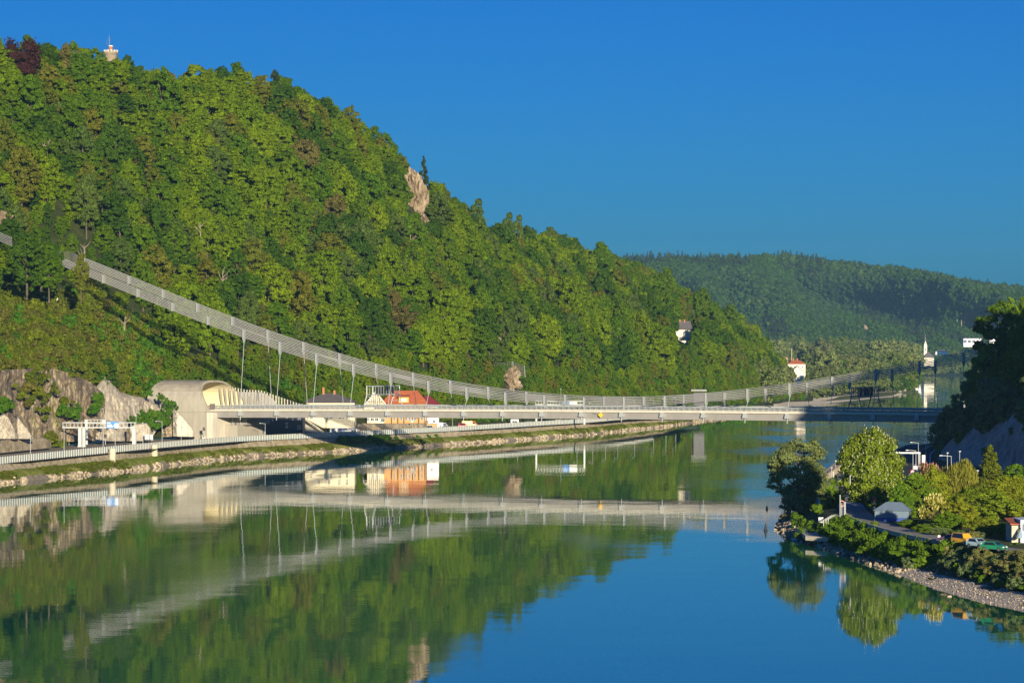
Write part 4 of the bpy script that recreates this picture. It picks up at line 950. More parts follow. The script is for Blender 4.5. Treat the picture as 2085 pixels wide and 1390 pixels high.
patch('shotcrete_slope', [(163, 868), (168, 838), (178, 822), (190, 796), (200, 783), (207, 767), (213, 765), (219, 773), (224, 770), (232, 784), (244, 797), (262, 804), (285, 808), (305, 812), (322, 826), (334, 842)], [(163, 898), (250, 898), (308, 895), (316, 880), (334, 850)], lambda p: np.interp(p, [160, 250, 334], [1034, 1050, 1086]), lambda p: np.interp(p, [160, 250, 334], [1054, 1082, 1110]), M['shot'], 'big wrinkled beige shotcrete slope behind the blue road sign', 'rock face', 1.5, 8)
patch('shotcrete_slope', [(-20, 850), (0, 846), (8, 841), (16, 846), (28, 870), (38, 893)], [(-20, 893), (38, 893)], 932, 940, M['shot'], 'rounded beige shotcrete cone at the left edge over the road wall', 'rock face', .8, 6)
patch('shotcrete_slope', [(28, 860), (36, 846), (44, 858), (55, 872), (66, 888), (70, 893)], [(28, 893), (70, 893)], 940, 950, M['shot'], 'narrow pointed beige shotcrete patch right of the rounded cone', 'rock face', .8, 6)
patch('stone_wall', [(-60, 897), (0, 896), (50, 891), (88, 890), (104, 897)], [(-60, 925), (0, 922), (50, 917), (88, 913), (104, 911)], lambda p: np.interp(p, [-60, 0, 104], [905, 925, 972]), lambda p: np.interp(p, [-60, 0, 104], [910, 930, 977]), M['quaystone'], 'low pale concrete wall beside the road at the far left', 'wall', .3, 8)
patch('rock_slope', [(330, 838), (345, 846), (362, 852)], [(330, 890), (362, 888)], 1088, 1100, M['quaystone'], 'small tan broken rock left of the abutment', 'rock face', 1.6, 5)
patch('rock_slope', [(258, 872), (275, 862), (298, 860), (306, 870), (312, 890)], [(258, 898), (312, 897)], 1044, 1052, M['shot'], 'smooth grey rock nose beside the road under the green ledge', 'rock face', .7, 6)
patch('shotcrete_slope', [(352, 832), (366, 840), (380, 858), (392, 872), (399, 888)], [(352, 888), (399, 889)], 1082, 1090, M['concl'], 'white sprayed concrete strip running down beside the abutment', 'rock face', .9, 6)
# shrubs sticking out of the rock, one object each
rg = np.random.RandomState(61)
def rock_shrub(px, py, D, s, label, key='b0', grp='shrubs growing on the left rocks'):
    o = bpy.data.objects.new('shrub', SPEC[key]['crown']); COL.objects.link(o); o.location = px_pt(px, py, D); o.scale = (s, s*.7, s); o.rotation_euler = (0, 0, rg.uniform(0, 6)); tag(o, label, 'shrub', grp); return o
for (a, b, r, n, key, lab) in [((178, 862), (120, 830), 10, 20, 'b1', 'dark green shrub on the purple-brown cliff'), ((205, 805), (185, 850), 9, 16, 'b0', 'green shrub between the brown cliff and the shotcrete slope'), ((5, 810), (10, 840), 12, 10, 'b0', 'bright green shrub at the left edge over the rounded shotcrete cone'), ((262, 862), (350, 842), 9, 26, 'b1', 'green shrub on the ledge left of the abutment'), ((345, 862), (300, 868), 8, 16, 'b0', 'green shrub on the ledge left of the abutment'), ((30, 800), (120, 800), 44, 28, 'b3', 'olive tuft on the face of the purple-brown cliff'), ((303, 798), (366, 832), 4, 16, 'b1', 'low green shrub along the slope edge below the tunnel shell'), ((100, 890), (125, 905), 8, 7, 'b2', 'yellowish bush at the foot of the brown cliff')]:
    for i in range(n):
        f = rg.rand(); px = a[0]+(b[0]-a[0])*f+rg.normal()*r*.5; py = a[1]+(b[1]-a[1])*f+rg.normal()*r*.5
        Db = float(np.interp(px, [0, 190, 250, 334, 400], [944, 1030, 1048, 1084, 1096])); D = Db+float(np.clip((905-py)/135, 0, 1))*12-1.0
        if 160 < px < 262 and py > 842: continue
        rock_shrub(px, py+4, D-2, rg.uniform(.3, .5) if 'shell' in lab else rg.uniform(.35, .85), lab, key, lab[:40])
# ------------------------------------------------------------------ quay railing (pale glazed panels)
qr = empty('quay_railing', (0, 0, 0), 0, 'long pale glazed railing on top of the left embankment wall', 'railing')
pn = mat_plain('pale_panel', (.34, .41, .40), .4, var=.15, scale=.5)
ql = smooth([(X_of(p, float(wD(p))+15.6), float(wD(p))+15.6, float(fz(p))) for p in np.arange(-60, 1331, 5)], 3)
q = MB()
for a, b in zip(ql[:-1], ql[1:]):
    a = Vector(a); b = Vector(b); n = Vector((0, .06, 0)); u1 = Vector((0, 0, .12)); u2 = Vector((0, 0, 1.9))
    q.hexa([a+u1, b+u1, b+n+u1, a+n+u1, a+u2, b+u2, b+n+u2, a+n+u2])
q.build('glass_panels', pn, qr)
q = MB(); q.tube([Vector(a)+Vector((0, -.02, 1.97)) for a in ql], .07, 4); q.build('top_rail', M['galv'], qr)
L_ = 0; posts = []; prev = Vector(ql[0])
for a in ql[1:]:
    a = Vector(a); seg = (a-prev).length; k = 0
    while L_ < seg: posts.append(prev.lerp(a, L_/seg)); L_ += 1.75
    L_ -= seg; prev = a
big = [p for p in posts if 0 < screen(p.x, p.y, p.z)[0]][:100]; ids = {id(p) for p in big}
for p in big:
    q = MB(); q.box(-.09, .09, -.16, 0, -.2, 2.1); o = q.build('post', M['concl'], qr); o.location = p-Vector((0, .02, 0))
q = MB()
for p in posts:
    if id(p) not in ids: q.box(p.x-.08, p.x+.08, p.y-.18, p.y-.02, p.z-.2, p.z+2.08)
tag(q.build('post', M['concl'], qr), kind='stuff')
# inner thin railing beside the walkway by the dark building
q = MB(); ir = empty('walkway_railing', (0, 0, 0), 0, 'thin grey handrail in front of the dark building', 'railing')
pts = [px_pt(580+i*9, 886-i*.42, 1118) for i in range(24)]
q.tube(pts, .05, 4); q.tube([p-Vector((0, 0, .5)) for p in pts], .04, 4); q.build('rail', M['galv'], ir)
for p in pts[::2]:
    q = MB(); q.tube([p, p-Vector((0, 0, 1.2))], .05, 4); q.build('post', M['galv'], ir)
# two round-cornered concrete towers on the bank
def bank_tower(px, ytop, ybot, w, label):
    D = float(wD(px))+10.5; a = px_pt(px, ytop, D); b = px_pt(px, ybot, D); e = empty('concrete_tower', (a.x, D, b.z-.5), R(8), label, 'tower'); h = a.z-b.z+.5; r = w/2*D/FPX
    q = MB(); n = 20
    for j in range(4):
        z0 = h*j/4; z1 = h*(j+1)/4-.07; q.tube([(0, 0, z0), (0, 0, z1)], [r, r], n); q.tube([(0, 0, z1), (0, 0, z1+.07)], [r*.97, r*.97], n)
    q.build('shaft', M['conc2'], e); q = MB(); q.tube([(0, 0, h), (0, 0, h+.25)], [r*1.04, r*1.04], n); q.build('cap', M['concl'], e)
    q = MB(); q.box(-r*1.55, -r*.80, r*.1, r*.9, .6, h-.8); q.build('dark_opening', M['dark_'], e)  # dark slab beside the shaft stands in for its shaded left side
M['conc2'] = mat_plain('block_concrete', (.56, .50, .36), .9, var=.25, scale=.9)
bank_tower(229, 914, 940, 13.5, 'taller banded concrete tower standing on the bank near the blue sign'); bank_tower(314.5, 907, 925, 13, 'shorter banded concrete tower on the bank right of the blue sign')
q = MB(); q.hexa([px_pt(200, 938, 936), px_pt(219, 942, 932), px_pt(219, 938, 940), px_pt(200, 934, 944), px_pt(205, 924, 938), px_pt(218, 921, 936), px_pt(218, 921, 941), px_pt(206, 923, 943)]); tag(q.build('stone_slab', M['concl']), 'pale sloping concrete slab beside the taller bank tower', 'slab')
# ------------------------------------------------------------------ sign gantry over the road
def overhead_gantry():
    D = 1004; gz = 5.2; a = X_of(128, D); b = X_of(276, D); lx = X_of(170, D); e = empty('sign_gantry', (lx, D, gz), 0, 'grey steel sign gantry over the left road carrying a blue and white road sign', 'sign gantry')
    def T(x, y, z): return Vector((x-lx, y, z-gz))
    zt = z_of(860, D); zb = z_of(870.5, D)
    for yy, nm in ((-.9, 'beam'), (.9, 'beam')):
        q = MB(); q.box(a-lx, b-lx, yy-.12, yy+.12, zb-gz-.1, zb-gz+.25); q.box(a-lx, b-lx, yy-.08, yy+.08, zt-gz-.1, zt-gz+.1)
        for x in np.arange(a, b, 1.25): q.box(x-lx-.05, x-lx+.05, yy-.05, yy+.05, zb-gz, zt-gz)
        q.build(nm, M['galv'], e)
    q = MB(); q.box(a-lx, b-lx, -.8, .8, zb-gz-.14, zb-gz-.02); q.build('catwalk', M['galv'], e)
    for x0, w in ((X_of(163, D), .55), (X_of(171, D), .5), (X_of(273, D), .55)):
        q = MB(); q.box(x0-lx-w, x0-lx+w, -.5, .5, 0, zb-gz-.15); q.box(x0-lx-w*1.3, x0-lx+w*1.3, -.8, .8, -.2, .5); q.build('leg', M['galv'], e)
    blue = mat_plain('sign_blue', (.02, .20, .55), .5); sx0, sx1, z0, z1 = X_of(218, D), X_of(243, D), z_of(871.5, D), z_of(858, D)
    q = MB(); q.box(sx0-lx, sx1-lx, -1.35, -1.2, z0-gz, z1-gz); sg = q.build('sign_board', blue, e)
    q = MB(); m = X_of(234.5, D); q.box(m-lx, sx1-lx-.12, -1.42, -1.36, z0-gz+.1, z1-gz-.55); q.build('white_field', M['white'], sg)
    for (u0, u1, v) in ((219.3, 226, .82), (219.3, 229, .52), (219.3, 231, .26), (231.5, 233.3, .40)):
        q = MB(); zc = z0+(z1-z0)*v; q.box(X_of(u0, D)-lx, X_of(u1, D)-lx, -1.40, -1.36, zc-gz-.14, zc-gz+.14); q.build('white_line', M['white'], sg)
    for x in (206, 219, 236): q = MB(); q.box(X_of(x, D)-lx-.35, X_of(x, D)-lx+.35, -1.3, -.5, zb-gz-.75, zb-gz-.2); q.build('lamp', M['dark_'], e)
overhead_gantry()
def camera_gantry():
    D = 1030; gz = 5.2; lx = X_of(176, D); e = empty('camera_gantry', (lx, D, gz), 0, 'second slimmer steel gantry with cameras behind the blue-sign gantry', 'gantry'); zt = z_of(854.5, D); zb = z_of(862, D); a = X_of(172, D); b = X_of(216, D)
    for yy in (-.5, .5):
        q = MB(); q.box(a-lx, b-lx, yy-.08, yy+.08, zb-gz, zb-gz+.15); q.box(a-lx, b-lx, yy-.08, yy+.08, zt-gz, zt-gz+.15)
        for x in np.arange(a, b, 1.1): q.box(x-lx-.04, x-lx+.04, yy-.04, yy+.04, zb-gz, zt-gz)
        q.build('beam', M['galv'], e)
    q = MB(); q.box(-.45, .45, -.45, .45, 0, zt-gz); q.build('leg', M['galv'], e)
    q = MB(); q.box(-.9, .9, -1.0, -.46, 5.3-1.2, 6.3-1.2); q.build('camera_box', mat_plain('navy_box', (.03, .05, .12), .4), e)
    q = MB(); q.box(b-lx-1.4, b-lx, -.8, .8, zb-gz-.2, zb-gz+1.2); q.build('detector', M['galv'], e)
camera_gantry()
# ------------------------------------------------------------------ street lamps
def street_lamp(px, ytop, ybot, D, label, arm=0.0, mat='galv', grp=None, r=.09):
    b = px_pt(px, ybot, D); h = (ybot-ytop)*D/FPX; e = empty('street_lamp', b, 0, label, 'street lamp', grp)
    q = MB(); q.tube([(0, 0, -.3), (0, 0, 1.2), (0, 0, h)], [r*1.5, r*1.2, r*.8], 6); q.build('pole', M[mat], e)
    if arm:
        q = MB(); q.tube([(0, 0, h-.05), (arm, 0, h+.12)], r*.7, 5); q.build('arm', M[mat], e)
        q = MB(); q.box(min(arm, arm*1.35), max(arm, arm*1.35), -.18, .18, h+.02, h+.2); q.build('lamp_head', M[mat], e)
    else:
        q = MB(); q.box(-.22, .22, -.55, .25, h-.02, h+.14); q.build('lamp_head', M[mat], e)
    return e
for (px, yt, dd, arm, lab) in [(62, 888, 17.5, 0, 'street lamp at the far left in front of the shotcrete cones'), (130.5, 868, 17.5, 0, 'street lamp under the left end of the road sign gantry'), (169.5, 888, 17.5, 0, 'short street lamp beside the legs of the road sign gantry'), (210, 832, 38, 0, 'tall thin mast in front of the shotcrete slope'),
                               (234.5, 876, 17.5, 0, 'street lamp right below the blue road sign'), (277, 846, 38, 0, 'tall thin mast right of the road sign gantry'), (291, 861, 17.5, 0, 'street lamp between the two concrete bank towers'), (330, 858, 17.5, -1.6, 'street lamp with arm in front of the green ledge'),
                               (369, 884, 17.5, 0, 'short post by the white sprayed concrete strip'), (442.5, 846, 17.5, 0, 'street lamp in front of the concrete wing wall'), (540, 862, 17.5, -1.5, 'street lamp with arm in front of the dark building'), (663.5, 848, 17.5, 0, 'street lamp left of the white annex'),
                               (752, 846, 17.5, 0, 'street lamp in front of the half-timbered house'), (921.5, 848, 17.5, 0, 'street lamp in front of the grass slope right of the parked cars'), (1054, 851, 17.5, 0, 'lamp post by the white stall beyond the orange truck'), (1142, 792, 40, 0, 'tall dark mast behind the middle of the bridge left of the blue sign')]:
    D = float(wD(px))+dd; z = float(fz(px)) if dd < 25 else 5.3; street_lamp(px, yt, HY+(CAMZ-z)/D*FPX, D, lab, arm)
for px in (1175, 1207, 1233, 1258, 1292, 1331, 1356, 1376, 1396):
    D = float(wD(px))+26; z = 5.2; street_lamp(px, HY+(CAMZ-13.4)/D*FPX, HY+(CAMZ-z)/D*FPX, D, 'slim lamp post along the road showing above the right half of the bridge deck', -1.4, grp='lamp posts beyond the bridge')
# ------------------------------------------------------------------ buildings on the left quay
def house(name, px0, px1, D, z0, z1, depth, wallm, roofm, label, cat='house', ridge=None, hip=0.0, over=.5, gable=False, rz=0.0, wins=(), winc='white', chim=(), ridge_y=None):
    x0, x1 = X_of(px0, D), X_of(px1, D); w = x1-x0; e = empty(name, ((x0+x1)/2, D, z0), rz, label, cat); h = z1-z0; hw = w/2
    q = MB(); q.box(-hw, hw, 0, depth, 0, h)
    if ridge and gable:
        q.poly([(-hw, 0, h), (hw, 0, h), (0, 0, h+ridge-.15)]); q.poly([(hw, depth, h), (-hw, depth, h), (0, depth, h+ridge-.15)])
    elif ridge and not hip:
        for sx in (-hw, hw): q.poly([(sx, 0, h), (sx, depth/2, h+ridge-.15), (sx, depth, h)] if sx < 0 else [(sx, depth, h), (sx, depth/2, h+ridge-.15), (sx, 0, h)])
    wall = q.build('wall', wallm, e)
    if ridge:
        q = MB(); o = over; zb = h-.05
        if gable:
            k = ridge/hw
            for sg in (-1, 1):
                a = [(sg*(hw+o), -o, zb-o*k), (0, -o, zb+ridge), (0, depth+o, zb+ridge), (sg*(hw+o), depth+o, zb-o*k)]; b = [(p[0], p[1], p[2]+.25) for p in a]; q.hexa((a+b) if sg < 0 else (a[::-1]+b[::-1]))
        else:
            hp = hip*hw; k = ridge/(depth/2)
            A = [(-hw-o, -o, zb), (hw+o, -o, zb), (hw+o, depth+o, zb), (-hw-o, depth+o, zb)]; r0 = (-hw+hp if hip else -hw-o, depth/2, zb+ridge); r1 = (hw-hp if hip else hw+o, depth/2, zb+ridge)
            q.poly([A[0], A[1], r1, r0]); q.poly([A[2], A[3], r0, r1]); q.poly([A[1], A[2], r1]); q.poly([A[3], A[0], r0]); q.poly(A[::-1])
        rf = q.build('roof', roofm, e)
        for (cx_, ch) in chim:
            q = MB(); q.box(cx_-.4, cx_+.4, depth*.45-.35, depth*.45+.35, h+ridge*.5, h+ridge+ch); q.build('chimney', mat_brick, rf)
    for (wx, wz, ww, wh) in wins:
        q = MB(); t = .09; X0, X1, Z0, Z1 = wx-ww/2, wx+ww/2, wz, wz+wh; q.box(X0, X1, -.09, .02, Z0, Z0+t); q.box(X0, X1, -.09, .02, Z1-t, Z1); q.box(X0, X0+t, -.09, .02, Z0+t, Z1-t); q.box(X1-t, X1, -.09, .02, Z0+t, Z1-t); q.box(wx-.04, wx+.04, -.085, .02, Z0+t, Z1-t)
        f = q.build('window', M[winc], e); q = MB(); q.box(X0+t, X1-t, -.03, .012, Z0+t, Z1-t); q.build('pane', M['glassy'], f)
    return e
mat_brick = mat_plain('brick', (.42, .17, .09), .9, var=.3, scale=2)
RT = mat_plain('red_tiles', (.42, .11, .04), .85, var=.4, scale=1.6, bump=.03); RD = mat_plain('dark_red_roof', (.24, .025, .03), .7, var=.15, scale=1); RG = mat_plain('grey_slate', (.105, .095, .095), .8, var=.25, scale=1.0); OR = mat_plain('orange_render', (.60, .31, .10), .85, var=.12, scale=.5); WH = M['white']; NV = mat_plain('dark_navy_cladding', (.022, .030, .050), .55, var=.25, scale=.5)
BR = mat_plain('dark_timber', (.045, .05, .03), .7); YW = mat_plain('ochre_boards', (.62, .42, .13), .85, var=.1, scale=1)
# dark navy building
D = 1128; e = house('office_building', 486, 616, D, 5.2, 14.2, 14, NV, NV, 'dark navy flat-roofed building under the left part of the bridge', 'building', None)
x_ = lambda px: X_of(px, D)-X_of(551, D)
for (px, y, w, h, mm) in [(541, 855, 5, 3.4, 'white'), (555, 855, 3, 3, 'white'), (584, 849, 4, 2.6, 'white'), (596, 853, 3, 3, 'white'), (609, 853, 6, 3, 'white'), (584, 862, 4.5, 4, 'white'), (584, 869, 4.5, 4, 'white'), (506, 862, 7, 13, 'galv'), (609, 870, 7, 9, 'galv')]:
    s = D/FPX; q = MB(); X0, X1 = x_(px)-w*s/2, x_(px)+w*s/2; Z0 = z_of(y, D)-h*s/2-5.2; Z1 = Z0+h*s; t = .12
    q.box(X0, X1, -.12, .01, Z0, Z0+t); q.box(X0, X1, -.12, .01, Z1-t, Z1); q.box(X0, X0+t, -.12, .01, Z0+t, Z1-t); q.box(X1-t, X1, -.12, .01, Z0+t, Z1-t); f = q.build('window' if h < 6 else 'door', M[mm], e); q = MB(); q.box(X0+t, X1-t, -.05, .008, Z0+t, Z1-t); q.build('pane', M['glassy'] if h < 6 else M['dark2'], f)
# cream long house with dark hip roof
house('long_house', 618, 722, 1190, 7.0, 17.0, 12, mat_plain('cream_wall', (.70, .62, .42), .9, var=.08, scale=.4), RG, 'cream long house with dark hipped roof just above the bridge railing', 'house', 3.6, .75, 1.0, chim=((-2.5, 2.2), (1.8, 1.0)), wins=[(x, 3.6, 1.1, 1.6) for x in (-7, -1.5, .8, 4.2, 7)]+[(x, 6.6, 1.1, 1.5) for x in (-4, 0, 4, 7)])
house('annex', 672, 730, 1160, 5.0, 7.6, 6, WH, WH, 'low white flat annex with a shop front in front of the cream house', 'building', None, wins=[(3.6, .4, 2.0, 1.7), (-3.5, .7, 1.0, 1.1)])
q = MB(); e = empty('stair_ramp', px_pt(636, 884, 1150), 0, 'pale concrete ramp with a parapet rising to the left between dark building and annex', 'ramp'); L = Vector(e.location)
for nm, off, mm in (('ramp_slab', 0, 'conc'), ('parapet', 3.4, 'concl')):
    q = MB(); a = px_pt(617, 850-off, 1156)-L; b = px_pt(664, 885-off, 1150)-L; dz = Vector((0, 0, -1.1 if off else -.5)); dy = Vector((0, .3 if off else 4, 0)); q.hexa([a+dz, b+dz, b+dz+dy, a+dz+dy, a, b, b+dy, a+dy]); q.build(nm, M[mm], e)
q = MB(); a = px_pt(617, 860, 1149)-L; b = px_pt(617, 888, 1149)-L; c = px_pt(662, 888, 1149)-L; q.poly([a, b, c]); q.poly([a+Vector((0, 5, 0)), c+Vector((0, 5, 0)), b+Vector((0, 5, 0))]); q.quad(a, c, c+Vector((0, 5, 0)), a+Vector((0, 5, 0))); q.build('ramp_side', M['conc'], e)
# half-timbered orange house
D = 1222; z0 = z_of(862, 1222); s = D/FPX
e = house('timber_house', 779, 868, D, z0, z_of(823, D)+.3, 11, OR, RT, 'orange half-timbered house with red tiled roofs and a white gable', 'house', z_of(795, D)-z_of(823, D)-.3, .42, .8, wins=[(X_of(p, D)-X_of(823.5, D), 1.2+2.9*k, .9, 1.6) for k in (0, 1) for p in (803, 817, 827, 834, 845, 859)])
L = Vector(e.location)
for p in (797, 810, 822.5, 840, 852.5, 865.5):
    q = MB(); x = X_of(p, D)-L.x; q.box(x-.22, x+.22, -.2, .03, 0, 6.4); q.build('timber_post', BR, e)
q = MB(); q.box(X_of(797, D)-L.x, X_of(866, D)-L.x, -.24, .02, 2.95, 3.2); q.box(X_of(797, D)-L.x, X_of(866, D)-L.x, -.24, .02, -.1, .12); q.build('timber_rail', BR, e)
# gable wing
gx0, gx1 = X_of(742, D)-L.x, X_of(788, D)-L.x; gm = (gx0+gx1)/2; zE = z_of(826, D)-z0; zA = z_of(797, D)-z0
q = MB(); q.box(gx0+1.2, gx1-1.2, -1.5, 7, 0, zE); q.poly([(gx0+.4, -1.5, zE), (gx1-.4, -1.5, zE), (gm, -1.5, zA-.2)]); q.build('gable_wall', mat_plain('cream_timber_wall', (.72, .62, .42), .9), e)
q = MB()
for sg, gx in ((-1, gx0-.5), (1, gx1+.5)):
    a = [(gx, -2.2, zE-.6), (gm, -2.2, zA), (gm, 7, zA), (gx, 7, zE-.6)]; b = [(p[0], p[1], p[2]+.3) for p in a]; q.hexa((a+b) if sg < 0 else (a[::-1]+b[::-1]))
q.build('gable_roof', RT, e)
q = MB()
for sg, gx in ((-1, gx0-.5), (1, gx1+.5)):
    a = [(gx, -2.35, zE-.75), (gm, -2.35, zA-.2), (gm, -2.21, zA-.2), (gx, -2.21, zE-.75)]; b = [(p[0], p[1], p[2]+.5) for p in a]; q.hexa((a+b) if sg < 0 else (a[::-1]+b[::-1]))
q.build('barge_board', M['white'], e)
q = MB()
for k in range(7):
    x = gx0+2+(gx1-gx0-4)*k/6; f = 1-abs(x-gm)/((gx1-gx0)/2); zt_ = zE+(zA-zE)*f-.5; q.box(x-.1, x+.1, -1.62, -1.5, zE-1.5, max(zE, zt_))
for zz in (zE+.1, zE+1.7): q.box(gm-(zA-zz)*.75, gm+(zA-zz)*.75, -1.63, -1.5, zz-.1, zz+.1)
for k in range(6): q.tube([(gx0+2+k*1.3, -1.56, zE), (gx0+2.9+k*1.3, -1.56, zE+1.5)], .08, 4)
q.build('timbering', BR, e)
for (a, b, zb_, zt_) in [(755, 762, 1.0, 3.6), (764, 771, 1.0, 3.6), (776, 784, .6, 3.6), (748, 753, 1.0, 3.4), (757, 762, 4.3, 6.2), (766, 771, 4.3, 6.2)]:
    q = MB(); X0, X1 = X_of(a, D)-L.x, X_of(b, D)-L.x; q.box(X0, X1, -1.66, -1.49, zb_, zt_); f = q.build('window', M['white'], e); q = MB(); m_ = (X0+X1)/2
    for (u, v) in ((X0+.1, m_-.06), (m_+.06, X1-.1)):
        q.box(u, v, -1.69, -1.655, zb_+.15, (zb_+zt_)/2-.06); q.box(u, v, -1.69, -1.655, (zb_+zt_)/2+.06, zt_-.15)
    q.build('pane', M['glassy'], f)
# dormer
q = MB(); dx0, dx1 = X_of(812, D)-L.x, X_of(832, D)-L.x; zd0, zd1 = z_of(820.5, D)-z0, z_of(808, D)-z0; q.box(dx0, dx1, -.2, 5, zd0, zd1); dm = q.build('dormer', YW, e); q = MB(); q.hexa([(dx0-.4, -.7, zd1-.02), (dx1+.4, -.7, zd1-.02), (dx1+.4, 5.4, zd1+.9), (dx0-.4, 5.4, zd1+.9), (dx0-.4, -.7, zd1+.2), (dx1+.4, -.7, zd1+.2), (dx1+.4, 5.4, zd1+1.1), (dx0-.4, 5.4, zd1+1.1)]); q.build('dormer_roof', RT, dm)
for p in (820, 825): q = MB(); x = X_of(p, D)-L.x; q.box(x-.4, x+.4, -.3, -.19, zd0+.7, zd0+1.8); q.build('dormer_window', M['white'], dm)
q = MB(); x = X_of(800.5, D)-L.x; q.box(x-.35, x+.35, 2, 2.8, z_of(815, D)-z0, z_of(797, D)-z0); q.build('chimney', M['conc'], e)
house('red_roof_house', 845, 893, 1246, 6.0, z_of(823, 1246), 12, WH, RD, 'white house with dark red pyramid roof right of the orange house', 'house', z_of(806, 1246)-z_of(823, 1246), .8, .7, wins=[(-3, 1.2, 1, 1.7), (0, 1.2, 1, 1.7), (3, 1.2, 1, 1.7), (-1.5, 4.6, 1, 1.6), (2, 4.6, 1, 1.6)])
patch('stone_wall', [(728, 862), (740, 861), (800, 861.5), (868, 861), (870, 866)], [(728, 883), (800, 877), (870, 874)], lambda p: np.interp(p, [728, 870], [1155, 1209]), lambda p: np.interp(p, [728, 870], [1159, 1213]), M['quaystone'], 'tan stone terrace wall under the orange half-timbered house', 'wall', .2, 9)
house('garage', 868, 889, 1228, 5.0, 7.8, 5, OR, WH, 'small orange garage between stone wall and silver truck', 'garage', None, wins=[(-.6, .4, 2.2, 1.8)])
# round kiosk-like portal building beyond the bridge, stall, net
D = 1560; M['dgal'] = mat_plain('dull_roof', (.25, .26, .25), .6)
e = house('portal_building', 1412, 1434, D, 5.0, z_of(799, D), 8, M['dark_'], M['galv'], 'dark boxy service building with pale flat roof behind the bridge cables', 'building', None)
q = MB(); h = z_of(796, D)-5; w = X_of(1434, D)-X_of(1412, D); q.box(-w/2-1.2, w/2+1.2, -1, 9, h, h+.8); q.build('roof', M['dgal'], e)
q = MB(); q.box(-w/2+.6, w/2-.6, -.2, .02, .5, h*.62); q.build('gate', M['dark_'], e)
D = 1330; e = house('roadside_stall', 1040, 1056, D, 5.1, 7.4, 3, M['white'], WH, 'small white stall by the road under the middle of the bridge', 'stall', None, wins=[(0, .8, 2.4, .9)])
# white/blue overhead sign beyond the bridge
D = 1330; gz = 5.2; e = empty('sign_gantry', (X_of(1090, D), D, gz), 0, 'grey road gantry with a small blue sign seen behind the middle of the bridge', 'sign gantry'); lx = X_of(1090, D)
zb, zt = z_of(824, D), z_of(817, D); q = MB(); q.box(0, X_of(1192, D)-lx, -.6, -.4, zb-gz, zb-gz+.3); q.box(0, X_of(1192, D)-lx, -.6, -.4, zt-gz, zt-gz+.25)
for x in np.arange(0, X_of(1192, D)-lx, 1.3): q.box(x, x+.12, -.58, -.42, zb-gz, zt-gz)
q.build('beam', M['galv'], e)
for px in (1092, 1190): q = MB(); q.box(X_of(px, D)-lx-.35, X_of(px, D)-lx+.35, -.5, .3, 0, zb-gz); q.build('leg', M['galv'], e)
q = MB(); q.box(X_of(1146, D)-lx, X_of(1159, D)-lx, -.95, -.8, z_of(826.5, D)-gz, z_of(816.5, D)-gz); sb = q.build('sign_board', mat_plain('sign_blue2', (.02, .17, .50), .5), e)
q = MB(); q.box(X_of(1159.5, D)-lx, X_of(1175, D)-lx, -.95, -.8, z_of(826, D)-gz, z_of(817.5, D)-gz); q.build('sign_board', M['white'], e)
q = MB(); q.box(X_of(1147, D)-lx, X_of(1155, D)-lx, -1.0, -.96, z_of(820.2, D)-gz, z_of(818.6, D)-gz); q.build('white_line', M['white'], sb)
# stop-like round traffic signs on the far road, square blue sign before the terrace
def traffic_sign(px, ytop, D, z, label, col, r=.45, square=False, board=None):
    zt_ = z_of(ytop, D); e = empty('traffic_sign', (X_of(px, D), D, z), 0, label, 'traffic sign'); q = MB(); q.tube([(0, 0, -.2), (0, 0, zt_-z)], .05, 5); q.build('post', M['galv'], e)
    q = MB()
    if square: q.box(-r, r, -.12, -.06, zt_-z-2*r*(board or 1), zt_-z)
    else: q.tube([(0, -.12, zt_-z-r), (0, -.06, zt_-z-r)], r, 14)
    q.build('sign_face', mat_plain('sign_face', col, .5), e); return e
D = float(wD(839))+19; t1 = traffic_sign(839.5, 853.5, D, 5.0, 'blue and white square traffic sign before the stone terrace wall', (.03, .35, .60), .4, True)
q = MB(); q.box(-.3, .3, -.15, -.121, z_of(860, D)-5.0, z_of(857.5, D)-5.0); q.build('plate', M['white'], t1)
# rockfall net on the slope
e = empty('rockfall_net', (0, 0, 0), 0, 'grey rockfall net on posts above the brown rock knob', 'net'); D = hill_D(1040, 765)-10
np_ = [(1007, 740), (1044, 736), (1068, 745)]; q = MB()
for i in range(17):
    f = i/16; px = 1007+61*f; yt = np.interp(px, [a for a, b in np_], [b for a, b in np_]); yb = 762+f*4; q.tube([px_pt(px, yt, D), px_pt(px+1, yb, D-2)], .035, 3)
for k in range(9):
    g = k/8; q.tube([px_pt(px, np.interp(px, [a for a, b in np_], [b for a, b in np_])*(1-g)+764*g, D-2*g) for px in (1007, 1025, 1044, 1056, 1068)], .035, 3)
q.build('mesh_net', M['galv'], e)
for px, y in np_: q = MB(); q.tube([px_pt(px, y-1, D), px_pt(px+1, 768, D)], .13, 5); q.build('post', M['galv'], e)
e = empty('rockfall_net', (0, 0, 0), 0, 'tilted pale rockfall net under the cables at the left', 'net'); D = hill_D(90, 612)-8
for (a, b, c, d) in ((82, 600, 72, 616), (97, 606, 90, 619), (118, 607, 112, 616)): q = MB(); q.tube([px_pt(a, b, D), px_pt(c, d, D)], .2, 5); q.build('post', M['white'], e)
q = MB()
for k in range(7):
    g = k/6; q.tube([px_pt(82+15*g, 600+6*g, D), px_pt(72+18*g, 616+3*g, D)], .03, 3); q.tube([px_pt(82-10*g, 600+16*g, D), px_pt(97-7*g, 606+13*g, D)], .03, 3)
q.build('mesh_net', M['galv'], e)
